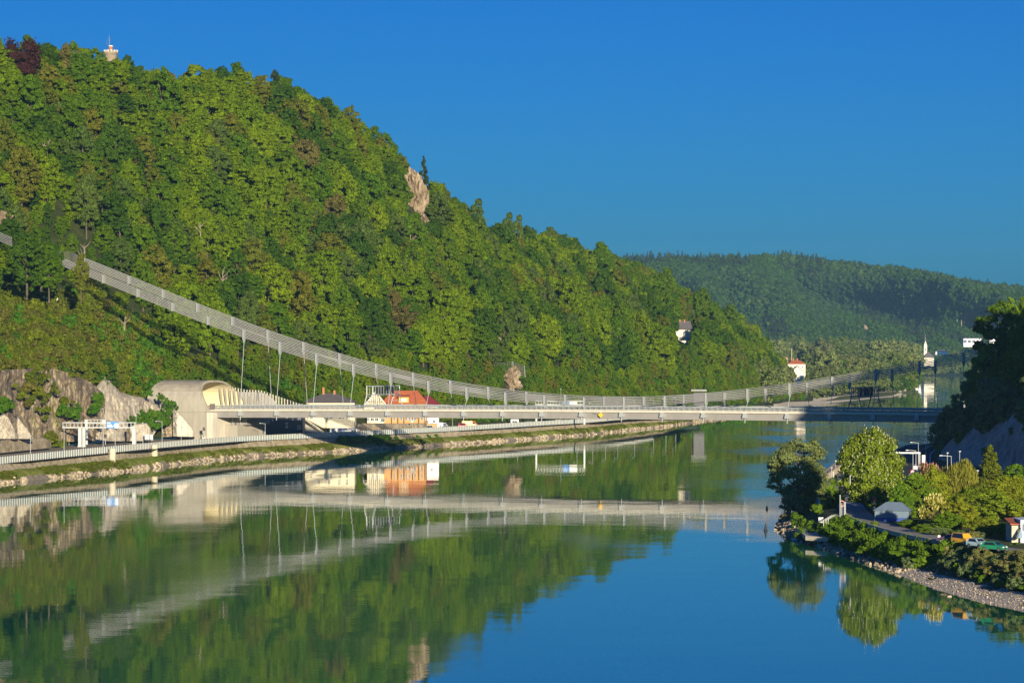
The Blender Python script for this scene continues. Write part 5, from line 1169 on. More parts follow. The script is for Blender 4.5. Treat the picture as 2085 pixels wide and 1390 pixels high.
# ------------------------------------------------------------------ vehicles
CARM = {}
def paint(name, col):
    m, t, b = nt(name); b.inputs['Base Color'].default_value = (*col, 1); b.inputs['Roughness'].default_value = .3; b.inputs['Metallic'].default_value = .1; b.inputs['Coat Weight'].default_value = .5; return m
tyre_m = mat_plain('tyre_rubber', (.02, .02, .02), .9); hub_m = mat_plain('wheel_rim', (.45, .45, .46), .35, .8); glass_m = mat_plain('car_glass', (.015, .02, .03), .06)
def vehicle(kind, loc, rz, col, label, cat, name):
    """car with its length along local X, front at +X"""
    e = empty(name, loc, rz, label, cat)
    P = {'hatch': dict(L=4.0, W=1.72, H=1.5, hood=.86, bl=.92, prof=[(-1.95, .35), (-1.98, .75), (-1.85, .98), (-1.5, 1.42), (-1.1, 1.5), (.3, 1.48), (1.05, .98), (1.75, .86), (1.97, .62), (2.0, .3)]),
         'estate': dict(L=4.5, W=1.8, H=1.48, bl=.92, prof=[(-2.2, .35), (-2.25, .8), (-2.15, 1.0), (-1.75, 1.42), (-1.2, 1.48), (.4, 1.45), (1.2, .98), (2.0, .84), (2.22, .6), (2.25, .3)]),
         'van': dict(L=4.2, W=1.78, H=1.9, bl=1.05, prof=[(-2.08, .35), (-2.1, 1.0), (-2.05, 1.75), (-1.95, 1.88), (.4, 1.9), (.75, 1.82), (1.3, 1.15), (1.95, 1.0), (2.08, .75), (2.1, .3)]),
         'truck': dict(L=6.5, W=2.2, H=2.7, bl=1.4, prof=[(-3.2, .6), (-3.2, 2.6), (.9, 2.7), (1.0, 2.5), (2.2, 2.45), (2.8, 1.5), (3.15, 1.35), (3.2, .5)])}[kind]
    W_ = P['W']/2; pr = P['prof']; bl = P['bl']; q = MB(); n = len(pr)
    def yw(z): return W_ if z <= bl else W_-(z-bl)*.30
    Lf = [(x, -yw(z), z) for x, z in pr]; Rt = [(x, yw(z), z) for x, z in pr]
    q.poly(Lf[::-1] if False else Lf); q.poly(Rt[::-1])
    for i in range(n): j = (i+1) % n; q.quad(Lf[j], Lf[i], Rt[i], Rt[j])
    q.build('body', col, e)
    # glazing proud of the body sides
    top = [(x, z) for x, z in pr if z > bl+.25]; x0, x1 = top[0][0], top[-1][0]; zt_ = P['H']-.10; fx = x1+(.45 if kind != 'truck' else .3)
    sd = [(x0+.12, bl+.06), (x0+.30, zt_), (x1-.08, zt_), (fx, bl+.06)] if kind != 'truck' else [(1.1, bl+.1), (1.1, 2.2), (2.15, 2.2), (2.6, bl+.1)]
    for sg in (-1, 1):
        q = MB(); pts = [(x, sg*(yw(z)+.012), z) for x, z in sd]; q.poly(pts if sg < 0 else pts[::-1]); q.build('side_window', glass_m, e)
    pr2 = [p for p in pr if p[0] > 0 and p[1] > bl-.05]
    a = max((p for p in pr2), key=lambda p: p[1]); b = min((p for p in pr2 if p[1] > bl-.02), key=lambda p: p[1])
    a, b = Vector((a[0], 0, a[1])), Vector((b[0], 0, b[1])); nrm = Vector((b.z-a.z, 0, a.x-b.x)).normalized()*-1
    nrm = Vector((abs(nrm.x), 0, abs(nrm.z)))*.012; u = a.lerp(b, .12)+nrm; v = a.lerp(b, .92)+nrm; q = MB(); q.quad((v.x, -yw(v.z)+.1, v.z), (v.x, yw(v.z)-.1, v.z), (u.x, yw(u.z)-.1, u.z), (u.x, -yw(u.z)+.1, u.z)); q.build('windscreen', glass_m, e)
    for sg in (-1, 1):
        q = MB(); xf = P['L']/2; q.box(xf-.22, xf-.0, sg*(W_-.34)-.17, sg*(W_-.34)+.17, .6 if kind != 'truck' else .9, .76 if kind != 'truck' else 1.1); q.build('headlight', M['white'], e)
    r = .33 if kind != 'truck' else .45
    for x in (-P['L']*.31, P['L']*.32):
        for sg in (-1, 1):
            q = MB(); q.tube([(x, sg*(W_-.2), r), (x, sg*(W_+.02), r)], r, 16); w = q.build('wheel', tyre_m, e); q = MB(); q.tube([(x, sg*(W_+.021), r), (x, sg*(W_+.035), r)], r*.6, 12); q.build('rim', hub_m, w)
    q = MB(); q.box(P['L']/2-.02, P['L']/2+.03, -W_*.6, W_*.6, .38, .55); q.build('grille', M['dark_'], e)
    return e
def qcar(px, ybase, kind, rz, col, label, cat='car', name='parked_car', z=5.05):
    D = (CAMZ-z)*FPX/(ybase-HY); return vehicle(kind, (X_of(px, D), D, z), rz, col, label, cat, name)
bk = paint('black_car_paint', (.02, .02, .022)); db = paint('blue_car_paint', (.02, .05, .14))
def lcar(px, kind, rz, col, label, cat='car', name='parked_car', dd=42, z=5.3):
    D = float(wD(px))+dd; return vehicle(kind, (X_of(px, D), D, z), rz, col, label, cat, name)
lcar(877.5, 'estate', R(4), bk, 'black estate car parked before the orange garage'); lcar(904.5, 'estate', R(184), db, 'dark blue car parked beside the silver truck')
lcar(896, 'truck', R(15), paint('silver_paint', (.5, .52, .55)), 'silver truck standing behind the dark blue car', 'truck', 'parked_truck', 52)
lcar(943, 'van', R(10), paint('red_paint', (.5, .06, .05)), 'red van beside the orange truck under the bridge', 'van', 'parked_van', 55); lcar(956, 'truck', R(5), paint('orange_paint', (.75, .20, .02)), 'orange truck parked beyond the grass slope', 'truck', 'parked_truck', 55)
lcar(1074, 'estate', R(186), paint('pale_blue_paint', (.25, .33, .42)), 'pale blue car on the road under the middle of the bridge', 'car', 'car', 38); lcar(1133, 'hatch', R(186), paint('white_paint_car', (.7, .7, .7)), 'white car on the road under the bridge', 'car', 'car', 38); lcar(1177, 'hatch', R(186), paint('dark_red_paint', (.25, .02, .03)), 'dark red car on the road just under the bridge girder', 'car', 'car', 36)
# utility cabinets and small posts by the road
for (px, y, w, h, lab, mm) in [(300, 893, 10, 9, 'grey utility cabinets by the road under the rock nose', 'galv'), (309, 893, 4.5, 8, 'white utility box right of the grey cabinets', 'white'), (415.5, 891, 7, 3, 'small white concrete block at the foot of the abutment', 'concl')]:
    D = 1040 if px < 350 else 1085; b = px_pt(px, y, D); s = D/FPX; q = MB(); q.box(-w*s/2, w*s/2, -.5, .5, -.3, h*s); q.box(-w*s/2-.08, w*s/2+.08, -.58, .58, h*s, h*s+.12); o = q.build('utility_cabinet' if px < 350 else 'concrete_block', M[mm]); o.location = b; tag(o, lab, 'cabinet' if px < 350 else 'block')
for (px, y, lab) in [(140.5, 905, 'dark signal head on a pale post left of the gantry legs'), (214.5, 905, 'dark signal head on a pale post under the blue sign'), (415, 889, 'dark signal post on the small white block')]:
    D = 1018 if px < 300 else 1083; b = px_pt(px, y, D); e = empty('signal_post', b, 0, lab, 'signal post'); q = MB(); q.tube([(0, 0, 0), (0, 0, 2.2)], .14, 6); q.build('post', M['galv'], e); q = MB(); q.box(-.42, .42, -.3, .3, 2.2, 3.4); q.build('signal_head', M['dark_'], e)
# ------------------------------------------------------------------ buildings far and on the slope
def lookout():
    D = 1312; zb = z_of(132, D); e = empty('lookout_tower', (X_of(225.5, D), D, zb), 0, 'crenellated stone lookout tower with antenna mast on the wooded hilltop', 'tower'); s = D/FPX
    zt = z_of(106.5, D)-zb; r = 13.5*s; q = MB(); q.tube([(0, 0, 0), (0, 0, zt-1.0)], [r*.95, r*.95], 24); q.tube([(0, 0, zt-1.0), (0, 0, zt)], [r*1.08, r*1.08], 24); q.build('shaft', mat_plain('tower_stone', (.27, .22, .15), .9, var=.3, scale=.8), e)
    for k in range(14):
        a = 2*math.pi*k/14; q = MB(); c, sn = math.cos(a), math.sin(a); t = Vector((-sn, c, 0)); o = Vector((c, sn, 0)); p = o*(r*1.0)
        q.hexa([p-t*.32+Vector((0, 0, zt)), p+o*.25-t*.32+Vector((0, 0, zt)), p+o*.25+t*.32+Vector((0, 0, zt)), p+t*.32+Vector((0, 0, zt)), p-t*.32+Vector((0, 0, zt+.85)), p+o*.25-t*.32+Vector((0, 0, zt+.85)), p+o*.25+t*.32+Vector((0, 0, zt+.85)), p+t*.32+Vector((0, 0, zt+.85))]); q.build('merlon', M['concl'], e)
    z1 = z_of(95, D)-zb; q = MB(); q.tube([(0, 0, zt), (0, 0, z1)], [4.3*s, 4.0*s], 12); q.build('turret', mat_brick, e); q = MB(); q.tube([(0, 0, z1), (0, 0, z1+.3)], [4.8*s, 4.8*s], 12); q.build('turret_cap', M['white'], e)
    z2 = z_of(70, D)-zb; q = MB(); q.tube([(-.6, 0, z1), (-.6, 0, z1+2.6), (-.6, 0, z2)], [.16, .12, .05], 5)
    for k, w in ((.15, 1.0), (.3, 1.3), (.5, .7), (.65, .4)): z = z1+(z2-z1)*k; q.tube([(-.6-w, 0, z), (-.6+w, 0, z)], .05, 4); q.tube([(-.6-w, 0, z-.4), (-.6-w, 0, z+.5)], .1, 4)
    q.build('antenna_mast', mat_plain('mast_blue_grey', (.10, .17, .28), .5), e)
lookout()
[add_tree('h%d' % k_, (X_of(p_, 1298), 1298, z_of(y_, 1298)-SPEC['h%d' % k_]['h']*.8), .8, k_, l_, 'tree') for p_, y_, k_, l_ in ((213, 121, 1, 'rounded green crown hiding the left foot of the lookout tower'), (227, 121, 5, 'green crown hiding the foot of the lookout tower'), (243, 119, 0, 'bright crown hiding the right foot of the lookout tower'))]
hill_ridge_tree('h6', 205, 112, 'bright crown just left of the stone lookout tower', .9, .99)
hill_ridge_tree('h1', 236, 116, 'green crown directly before the base of the stone lookout tower', .8, .975)
add_tree('h5', (X_of(84, 1085), 1085, z_of(585, 1085)), 1.2, 0, 'dense green tree hiding the cable end at the left', 'tree')
add_tree('h7', (X_of(55, 1078), 1078, z_of(600, 1078)), 1.4, 1, 'dark spreading tree left of the cable end', 'tree')
add_tree('h9', (X_of(100, 1080), 1080, z_of(610, 1080)), 1.0, 2, 'green tree just below the cable end', 'tree')
add_tree('h2', (X_of(104, 1108), 1108, z_of(575, 1108)), (.8, .8, .95), 0, 'dark tree standing directly before the end of the cables', 'tree')
add_tree('h5', (X_of(116, 1102), 1102, z_of(588, 1102)), (.6, .6, .85), 4, 'small green tree below the first metres of cable', 'tree')
add_tree('h3', (X_of(165, 1085), 1085, z_of(610, 1085)), (.6, .6, 1.05), 3, 'narrow dark tree standing in front of the cables near their left end', 'tree')
PW = mat_plain('pale_plaster', (.72, .66, .52), .9, var=.05, scale=.3)
D = hill_D(1388, 690)-34; house('villa', 1368, 1409, D, z_of(690, D)-3, z_of(671, D), 9, PW, RG, 'white villa with steep grey roof standing alone in the forest on the slope', 'house', z_of(653, D)-z_of(671, D), .12, .5, wins=[(-2.5, 2.6, .9, 1.4), (1, 2.6, .9, 1.4), (3.6, 2.6, .9, 1.4)], chim=((-1, .8), (1.8, .6)))
D = hill_D(1476, 728)-20; house('cottage', 1467, 1481, D, z_of(733, D), z_of(713, D), 5, PW, RT, 'small pale house almost hidden in trees right below the villa', 'house', 1.5, .5, .3, wins=[(0, 4, 1, 1.2)])
for px_, s_ in ((1586, .6), (1598, .35), (1650, .6)): river_tree(px_, 2270, s_, 'r0', 'low grey-green tree directly before the red-roofed manor', 'trees before the manor')
D = 2420; house('manor', 1604, 1640, D, z_of(772, D)-4, z_of(741, D), 12, PW, RT, 'white manor with red hipped roof among trees beyond the bridge', 'house', z_of(733, D)-z_of(741, D), .6, .5, wins=[(-4.5, 13, 1.2, 1.6), (-1.5, 13, 1.2, 1.6), (1.5, 13, 1.2, 1.6), (4.5, 13, 1.2, 1.6)], chim=((-2, 1.5), (1, 1.5)))
D = 2330; house('dark_roof_house', 1611, 1637, D, z_of(790, D), z_of(757, D), 9, PW, RG, 'pale house with dark brown gable roof in front of the red-roofed manor', 'house', z_of(745, D)-z_of(757, D), 0, .6, wins=[(-2, 7, 1, 1.4), (2, 7, 1, 1.4)], gable=True)
D = 2520; house('barn', 1586, 1604, D, z_of(760, D)-5, z_of(738, D), 9, mat_plain('pale_brick', (.50, .36, .26), .9, var=.2, scale=.5), mat_plain('faded_tiles', (.40, .25, .19), .9, var=.2, scale=.6), 'old pale brick building with a slim chimney left of the manor', 'building', z_of(727, D)-z_of(738, D), 0, .4)
q = MB(); q.tube([(0, 0, 0), (0, 0, 15)], [.25, .18], 8); o = q.build('flagpole', mat_plain('yellowish_pole', (.6, .55, .3), .7)); o.location = px_pt(1612, 737, 2440); o.location.z -= 4; tag(o, 'tall thin yellowish pole between the brick building and the manor', 'pole')
# church
D = 4995; s = D/FPX; zb = z_of(745, D); e = empty('church', (X_of(1886, D), D, zb), 0, 'distant white church with slender dark spire and dark steep roof by the river', 'church'); x0 = X_of(1886, D)
q = MB(); x = X_of(1884.5, D)-x0; w = 3.2*s; q.box(x-w, x+w, 0, 2*w, 0, z_of(703, D)-zb); q.poly([(x-w, 0, z_of(703, D)-zb), (x+w, 0, z_of(703, D)-zb), (x, 0, z_of(694, D)-zb)]); q.build('tower', PW, e)
q = MB(); zt = z_of(703, D)-zb; zs = z_of(677, D)-zb; c = (x, w, 0)
b_ = [(x-w*.8, w*.2, zt), (x+w*.8, w*.2, zt), (x+w*.8, 1.8*w, zt), (x-w*.8, 1.8*w, zt)]
for i in range(4): q.poly([b_[i], b_[(i+1) % 4], (x, w, zs)])
q.build('spire', RG, e); q = MB(); q.box(x-w*.3, x+w*.3, -.15, .05, zt-9, zt-5); q.build('bell_opening', M['dark_'], e)
q = MB(); xa, xb = X_of(1878, D)-x0, X_of(1902, D)-x0; zr = z_of(716, D)-zb; ze = z_of(728, D)-zb; q.box(xa+1.5, xb-1.5, -10, 6, 0, ze+.3); q.build('nave', PW, e)
q = MB(); q.poly([(xa, -11, ze), (xb, -11, ze), (X_of(1891, D)-x0, -2, zr), (X_of(1889, D)-x0, -2, zr)]); q.poly([(xb, -11, ze), (xb, 7, ze), (X_of(1891, D)-x0, -2, zr)]); q.poly([(xb, 7, ze), (xa, 7, ze), (X_of(1889, D)-x0, -2, zr), (X_of(1891, D)-x0, -2, zr)]); q.poly([(xa, 7, ze), (xa, -11, ze), (X_of(1889, D)-x0, -2, zr)]); q.build('roof', RG, e)
house('river_house', 1864, 1880, 5000, z_of(742, 5000), z_of(725, 5000), 10, WH, mat_plain('blue_grey_roof', (.15, .22, .27), .6), 'low distant house with blue-grey roof left of the church', 'house', 4, 0, .5)
for px_ in (1874, 1882, 1893, 1901): river_tree(px_, 4968, .55, 'r0', 'low tree on the far shore directly before the church', 'trees before the church', 1.5)
house('flat_school', 1962, 1998, 5080, z_of(706, 5080), z_of(689, 5080), 14, WH, M['steel'], 'long white flat-roofed building with window bands at the far right shore', 'building', None, wins=[(x, 7, 5, 4) for x in (-12, -5, 2, 9)])
for (px, w, y, lab) in [(1800, 10, 700, 'distant white house far left of the church above the treetops'), (1812, 12, 699, 'second distant white house left of the church above the treetops'), (1846, 10, 701, 'distant white block closest to the church on its left'), (1918, 26, 716, 'distant pale flat hall right of the church'), (2030, 30, 687, 'distant pale house at the far right behind the treetops')]:
    house('distant_house', px-w/2, px+w/2, 5200, z_of(y+14, 5200), z_of(y, 5200), 12, WH, M['steel'], lab, 'house', 3, .5, .5, wins=[(0, 6, 2, 2.5)])
# ------------------------------------------------------------------ right hill vegetation
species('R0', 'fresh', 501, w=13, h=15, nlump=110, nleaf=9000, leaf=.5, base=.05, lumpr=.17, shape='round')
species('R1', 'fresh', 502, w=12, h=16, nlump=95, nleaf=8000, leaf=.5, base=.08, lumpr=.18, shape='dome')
species('R2', 'silver', 503, w=10, h=12, nlump=80, nleaf=7000, leaf=.5, base=.03, lumpr=.18, shape='round')
species('R3', 'lime', 504, w=9, h=10, nlump=80, nleaf=7500, leaf=.42, base=.03, lumpr=.18, shape='round')
species('RB', 'fresh', 505, w=4.5, h=3.4, nlump=26, nleaf=2400, leaf=.26, base=0, lumpr=.26, shape='round', nlimb=0, trad=.06)
species('RO', 'brightolive', 506, w=4.8, h=3.6, nlump=30, nleaf=2600, leaf=.26, base=0, lumpr=.24, shape='round', nlimb=0, trad=.06)
species('RG', 'silver', 507, w=4.5, h=3.2, nlump=26, nleaf=2400, leaf=.26, base=0, lumpr=.26, shape='round', nlimb=0, trad=.06)
rg = np.random.RandomState(91); rest = []; placed = 0
def hz_(x, y): return float(hillR(np.array([x]), np.array([y]))[0][0])
for _ in range(2600):
    x = rg.uniform(122, 460); y = rg.uniform(330, 1150); z, d = hillR(np.array([x]), np.array([y])); z = float(z[0]); d = float(d[0])
    if d < 13: continue
    if any((x-a)**2+(y-b)**2 < 36 for a, b, *_ in rest): continue
    sx, sy = screen(x, y, z+6); big = d > 30
    key = rg.choice(['R0', 'R1', 'R2'], p=[.35, .45, .2]) if d > 18 else rg.choice(['R2', 'RG', 'RB'])
    s = rg.uniform(.75, 1.15) if d > 22 else rg.uniform(.45, .8)
    if key in ('RG', 'RB'): s *= 1.5
    rest.append((x, y, z, s, key, sx))
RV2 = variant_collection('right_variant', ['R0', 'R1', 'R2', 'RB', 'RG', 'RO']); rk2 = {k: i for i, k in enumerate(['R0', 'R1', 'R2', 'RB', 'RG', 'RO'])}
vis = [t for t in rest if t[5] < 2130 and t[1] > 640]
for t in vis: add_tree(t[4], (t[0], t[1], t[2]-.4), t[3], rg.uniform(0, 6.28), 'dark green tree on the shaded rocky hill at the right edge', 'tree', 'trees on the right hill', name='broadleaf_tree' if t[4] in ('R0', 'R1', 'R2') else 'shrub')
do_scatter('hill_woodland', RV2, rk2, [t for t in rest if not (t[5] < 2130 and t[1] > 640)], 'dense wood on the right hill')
def tree_px(key, px, ytop, D, z, label, wpx=None, cat='tree', name=None, rz=None, group=None):
    sp = SPEC[key]; h = (z_of(ytop, D)-z); sz = h/sp['h']; sw = sz if wpx is None else wpx*D/FPX/sp['w']
    return add_tree(key, (X_of(px, D), D, z-.2), (sw, sw, sz), rg.uniform(0, 6.28) if rz is None else rz, label, cat, group, name)
# named trees of the right hill outline
species('tallA', 'mid', 511, w=9, h=22, nlump=60, nleaf=8000, leaf=.5, base=.22, lumpr=.19, shape='dome', core=False, nlimb=9, frac=.8)
tree_px('tallA', 2030, 607, 925, hz_(145, 925), 'tall airy tree with sunlit top rising over the right hill', 95)
tree_px('R1', 2085, 588, 935, hz_(155, 935), 'tall dark tree at the right edge beside the airy tree', 110)
tree_px('R1', 2010, 690, 915, hz_(141, 915), 'dark rounded tree under the airy tree on the right hill', 80)
tree_px('R2', 1988, 752, 905, hz_(138, 905), 'dark grey-green tree at the left slope of the right hill', 62)
tree_px('R2', 1958, 800, 905, hz_(134, 905), 'low dark tree overhanging the grey rock on the right hill', 55)
tree_px('R2', 1930, 826, 920, hz_(131.5, 920), 'dark tree at the nose of the right hill in front of the bridge end', 46)
tree_px('RG', 1914, 855, 930, hz_(131, 930), 'dark bush hanging over the road at the nose of the right hill', 40, 'shrub')
tree_px('R0', 2060, 740, 880, hz_(147, 880), 'dense green tree at the right edge over the cliff', 100)
tree_px('R3', 2070, 650, 900, hz_(150, 900), 'sunlit yellow-green tree at the right edge of the hill', 55)
tree_px('R3', 1990, 752, 890, hz_(137, 890), 'small bright green tree beside the bare bush on the right hill', 44)
tree_px('R2', 2030, 860, 852, hz_(140, 852), 'hanging bush over the grey cliff face', 60, 'shrub')
for i in range(34):
    y = rg.uniform(790, 880); x = float(footX(y))+rg.uniform(1, 13)
    if 850 < y and x < 128: continue
    add_tree(rg.choice(['RG', 'RB', 'R2']), (x, y, hz_(x, y)-.8), rg.uniform(.5, 1.0), rg.uniform(0, 6), 'green bush growing down the shaded grey cliff', 'shrub', 'bushes on the cliff face', 'shrub')
for i in range(20):
    y = rg.uniform(850, 960); x = float(footX(y))+rg.uniform(8, 15); add_tree(rg.choice(['RG', 'RB', 'RO', 'RG']), (x, y, hz_(x, y)-.5), rg.uniform(.6, 1.15), rg.uniform(0, 6), 'dark bush clinging to the top of the grey cliff', 'shrub', 'bushes along the cliff top', 'shrub')
# leafless bush
e = empty('bare_bush', (X_of(2022, 872), 872, z_of(830, 872)-1), 0, 'pale leafless bush with many upright twigs on the right hill', 'bush'); q = MB()
for i in range(150):
    a = rg.uniform(-.55, .55); b = rg.uniform(-.4, .4); L = rg.uniform(5, 9.5); s0 = Vector((rg.uniform(-2.2, 2.2), rg.uniform(-1, 1), rg.uniform(0, 3))); m = s0+Vector((a*L*.5, b*L*.5, L*.5)); q.tube([s0, m, m+Vector((a*L*.45+.5, b*L*.3, L*.45))], [.075, .05, .025], 3)
q.build('twigs', M['palebark'], e)
def dead_limb(px, py, dx, dy, D, label):
    e = empty('fallen_branch', px_pt(px, py, D), 0, label, 'branch'); q = MB(); s = D/FPX; L = Vector((dx*s, -1, -dy*s))
    q.tube([(0, 0, 0), L*.5+Vector((0, 0, .3)), L], [.22, .16, .06], 5)
    for k in range(6): p = L*rg.uniform(.25, .9); q.tube([p, p+Vector((dx*s*rg.uniform(.1, .3), -.5, rg.uniform(-1.6, 1.8)))], [.09, .03], 4)
    q.build('bough', M['palebark'], e)
dead_limb(2040, 838, -48, -28, 862, 'long pale dead branch reaching left below the leafless bush'); dead_limb(2062, 880, -24, 20, 845, 'pale broken branch beside the tan rock at the right edge'); dead_limb(2066, 852, 2, -32, 850, 'upright pale dead branch at the right edge')
# ------------------------------------------------------------------ right bank roads and walls
z5 = 5.0
def ctr(lst): return [(X_of(px, (CAMZ-z5)*FPX/(py-HY)), (CAMZ-z5)*FPX/(py-HY), z5) for px, py in lst]
main = [(110, 400, z5), (92, 450, z5), (80, 480, z5), (72.5, 508, z5), (68.5, 540, z5), (67.2, 570, z5), (68.5, 600, z5), (72, 640, z5), (79, 690, z5), (89, 745, z5), (99, 800, z5), (110, 860, z5), (119, 920, z5), (128, 975, z5), (142, 1040, z5)]
def dens(pts, n=8):
    P = [Vector(p) for p in pts]; out = []
    for i in range(len(P)-1):
        a, b, c, d = P[max(0, i-1)], P[i], P[i+1], P[min(len(P)-1, i+2)]
        for k in range(n):
            t = k/n; out.append(tuple(.5*((2*b)+(c-a)*t+(2*a-5*b+4*c-d)*t*t+(3*b-a-3*c+d)*t**3)))
    return out+[tuple(P[-1])]
M['asph2'] = mat_ramp('worn_asphalt', [(.3, (.26, .235, .20)), (.7, (.38, .34, .28))], scale=.4, bump=.01)
road_strip('road', dens([(a-.7, b, c) for a, b, c in main[:9]]), 4.6, M['asph2'], .05)
hw = [(73, 650, z5), (86, 706, z5), (98, 770, z5), (109, 840, z5), (118, 905, z5), (127, 965, z5), (142, 1040, z5)]
road_strip('road', dens(hw), 13.5, M['asph'], .062)
for off in (-6.2, -2.1, 2.1, 6.2):
    H = dens(hw); pl = []
    for i, p in enumerate(H):
        a = Vector(H[max(0, i-1)]); b = Vector(H[min(len(H)-1, i+1)]); t = (b-a).normalized(); n = Vector((t.y, -t.x, 0)); pl.append(tuple(Vector(p)+n*off))
    road_strip('road_marking', pl, .3, M['paint'], .07)
pth = [(67.5, 610, z5), (68, 640, z5), (71, 680, z5), (76, 725, z5), (83, 775, z5), (91, 830, z5), (99, 880, z5), (108, 930, z5)]
road_strip('path', dens(pth), 4.0, M['asph2'], .056)
def line_wall(name, pts, h0, h1, w, mat, label, cat='wall', dd=3):
    mb = MB(); P = [Vector(p) for p in dens(pts, dd)]
    for a, b in zip(P[:-1], P[1:]):
        t = (b-a).normalized(); n = Vector((t.y, -t.x, 0))*w/2; u0 = Vector((0, 0, h0)); u1 = Vector((0, 0, h1)); mb.hexa([a-n+u0, a+n+u0, b+n+u0, b-n+u0, a-n+u1, a+n+u1, b+n+u1, b-n+u1])
    return tag(mb.build(name, mat), label, cat)
line_wall('path_wall', [(64.6, 640, z5), (66.6, 680, z5), (72.2, 725, z5), (79.6, 775, z5), (88, 830, z5), (96, 880, z5), (105, 930, z5)], -4, .25, .5, M['concl'], 'pale concrete river wall carrying the footpath behind the lone tree')
line_wall('kerb_wall', [(75.6, 500, z5), (69.5, 508, z5), (65.4, 540, z5), (64.1, 570, z5), (65.0, 600, z5)], -.5, .25, .4, M['conc2'], 'low concrete kerb wall along the river side of the right road')
def line_rail(name, pts, h, label, step=1.6, mat='galv', rails=(1.0, .55), r=.045):
    e = empty(name, pts[0], 0, label, 'railing'); L = Vector(pts[0]); P = [Vector(p) for p in dens(pts, 4)]; q = MB()
    for k in rails: q.tube([p-L+Vector((0, 0, h*k)) for p in P], r, 4)
    q.build('rail', M[mat], e); acc = 0; prev = P[0]; n = 0
    for p in P[1:]:
        seg = (p-prev).length
        while acc < seg and n < 100: w = prev.lerp(p, acc/seg)-L; q = MB(); q.tube([w, w+Vector((0, 0, h))], r*1.2, 4); q.build('post', M[mat], e); acc += step; n += 1
        acc -= seg; prev = p
line_rail('path_railing', [(64.6, 642, z5+.2), (66.6, 680, z5+.2), (72.2, 725, z5+.2), (79.6, 775, z5+.2), (88, 830, z5+.2), (96, 880, z5+.2)], 1.1, 'dark thin railing along the river wall behind the lone tree', 2.4, 'dark2')
line_rail('road_railing', [(77, 745, z5), (79, 757, z5), (83.5, 785, z5), (89, 820, z5), (95, 860, z5)], 1.5, 'tan timber-like fence curving beside the parked camper', 1.6, 'palebark', (1.0, .66, .33), .09)
line_rail('crossing_railing', [(58, 648, z5), (61, 652, z5), (64, 655, z5), (69, 650, z5)], 1.0, 'dark railing across the end of the footpath by the lone tree', 1.3, 'dark2')
# ------------------------------------------------------------------ right bank trees
def blossoms(e, sp, n, mat, size, seed, zmin=.15):
    rr = np.random.RandomState(seed); vs = sp['crown'].vertices; N = len(vs); q = MB(); k = 0; c = Vector((0, 0, sp['h']*.5))
    while k < n:
        v = vs[rr.randint(N)].co; d = (v-c); d2 = Vector((d.x/(sp['w']*.5), d.y/(sp['w']*.5), d.z/(sp['h']*.5)))
        if d2.length < .72 or v.z < sp['h']*zmin: continue
        k += 1; o = v+d.normalized()*.12; s = size*rr.uniform(.7, 1.3); q.tube([o, o+Vector((0, 0, s*.55)), o+Vector((0, 0, s*1.5))], [s*.30, s*.26, s*.05], 4, cap=False)
    q.build('blossoms', mat, e)
WB = mat_plain('white_blossom', (.62, .60, .42), .9); PB = mat_plain('pink_blossom', (.50, .20, .17), .9); GB = mat_plain('cream_blossom', (.60, .52, .16), .9)
species('chestnut', 'chest', 521, name='chestnut_tree', w=13.6, h=16, nlump=230, nleaf=26000, leaf=.46, base=.04, lumpr=.19, shape='round', trad=.42)
e = tree_px('chestnut', 1773, 874, 600, 4.9, 'big round chestnut tree covered in white blossom candles beside the road', 128, rz=.5); blossoms(e, SPEC['chestnut'], 1300, WB, .21, 1)
species('lone', 'willow', 522, name='willow_tree', w=12, h=17, nlump=110, nleaf=20000, leaf=.40, base=.02, lumpr=.2, shape='round', core=False, trad=.34, nlimb=16, frac=.82)
tree_px('lone', 1624, 886, 648, 2.2, 'airy grey-green willow standing alone on the tip of the right bank', 108)
tree_px('lone', 1648, 968, 655, 3.0, 'lower darker willow leaning right beside the airy one on the bank tip', 62)
tree_px('RO', 1606, 1010, 640, 1.2, 'light green bush under the airy willow at the water', 46, 'shrub', 'shrub')
species('mapleA', 'fresh', 523, w=10, h=11, nlump=150, nleaf=13000, leaf=.36, base=.04, lumpr=.15, shape='round', trad=.2)
species('mapleB', 'sunny', 524, w=10, h=11, nlump=150, nleaf=13000, leaf=.36, base=.04, lumpr=.15, shape='dome', trad=.2)
species('mapleC', 'sunny', 525, w=12, h=12, nlump=170, nleaf=15000, leaf=.36, base=.04, lumpr=.14, shape='round', trad=.22)
species('blossomT', 'gold', 526, w=5, h=7.5, nlump=60, nleaf=4200, leaf=.34, base=.2, lumpr=.2, shape='round', trad=.14, nlimb=8)
species('weep', 'gold', 527, name='weeping_willow_tree', w=8, h=8, nlump=70, nleaf=11000, leaf=.42, base=.25, lumpr=.2, shape='dome', droop=3.4, trad=.2, core=False)
species('conif', 'olive', 528, name='spruce_tree', w=9, h=15, nlump=130, nleaf=11000, leaf=.40, base=.05, lumpr=.26, shape='cone', trad=.22, nlimb=0, frac=.96)
species('pinkC', 'brown', 529, name='chestnut_tree', w=6, h=6, nlump=70, nleaf=6000, leaf=.32, base=.05, lumpr=.2, shape='round', trad=.15)
tree_px('mapleA', 1862, 962, 575, 4.9, 'fresh green tree standing right of the white-blossomed chestnut', 92)
tree_px('mapleB', 1898, 950, 590, 4.9, 'yellow-green tree behind the cream-blossomed tree', 84)
tree_px('mapleA', 1836, 985, 568, 4.9, 'low dark green tree over the blue marquee', 56)
e = tree_px('blossomT', 1898, 1003, 540, 4.9, 'small tree full of cream-yellow blossom before the tree group', 52); blossoms(e, SPEC['blossomT'], 260, GB, .30, 2)
tree_px('weep', 1955, 936, 640, 5.0, 'bright yellow weeping willow in the tree group below the cliff', 82)
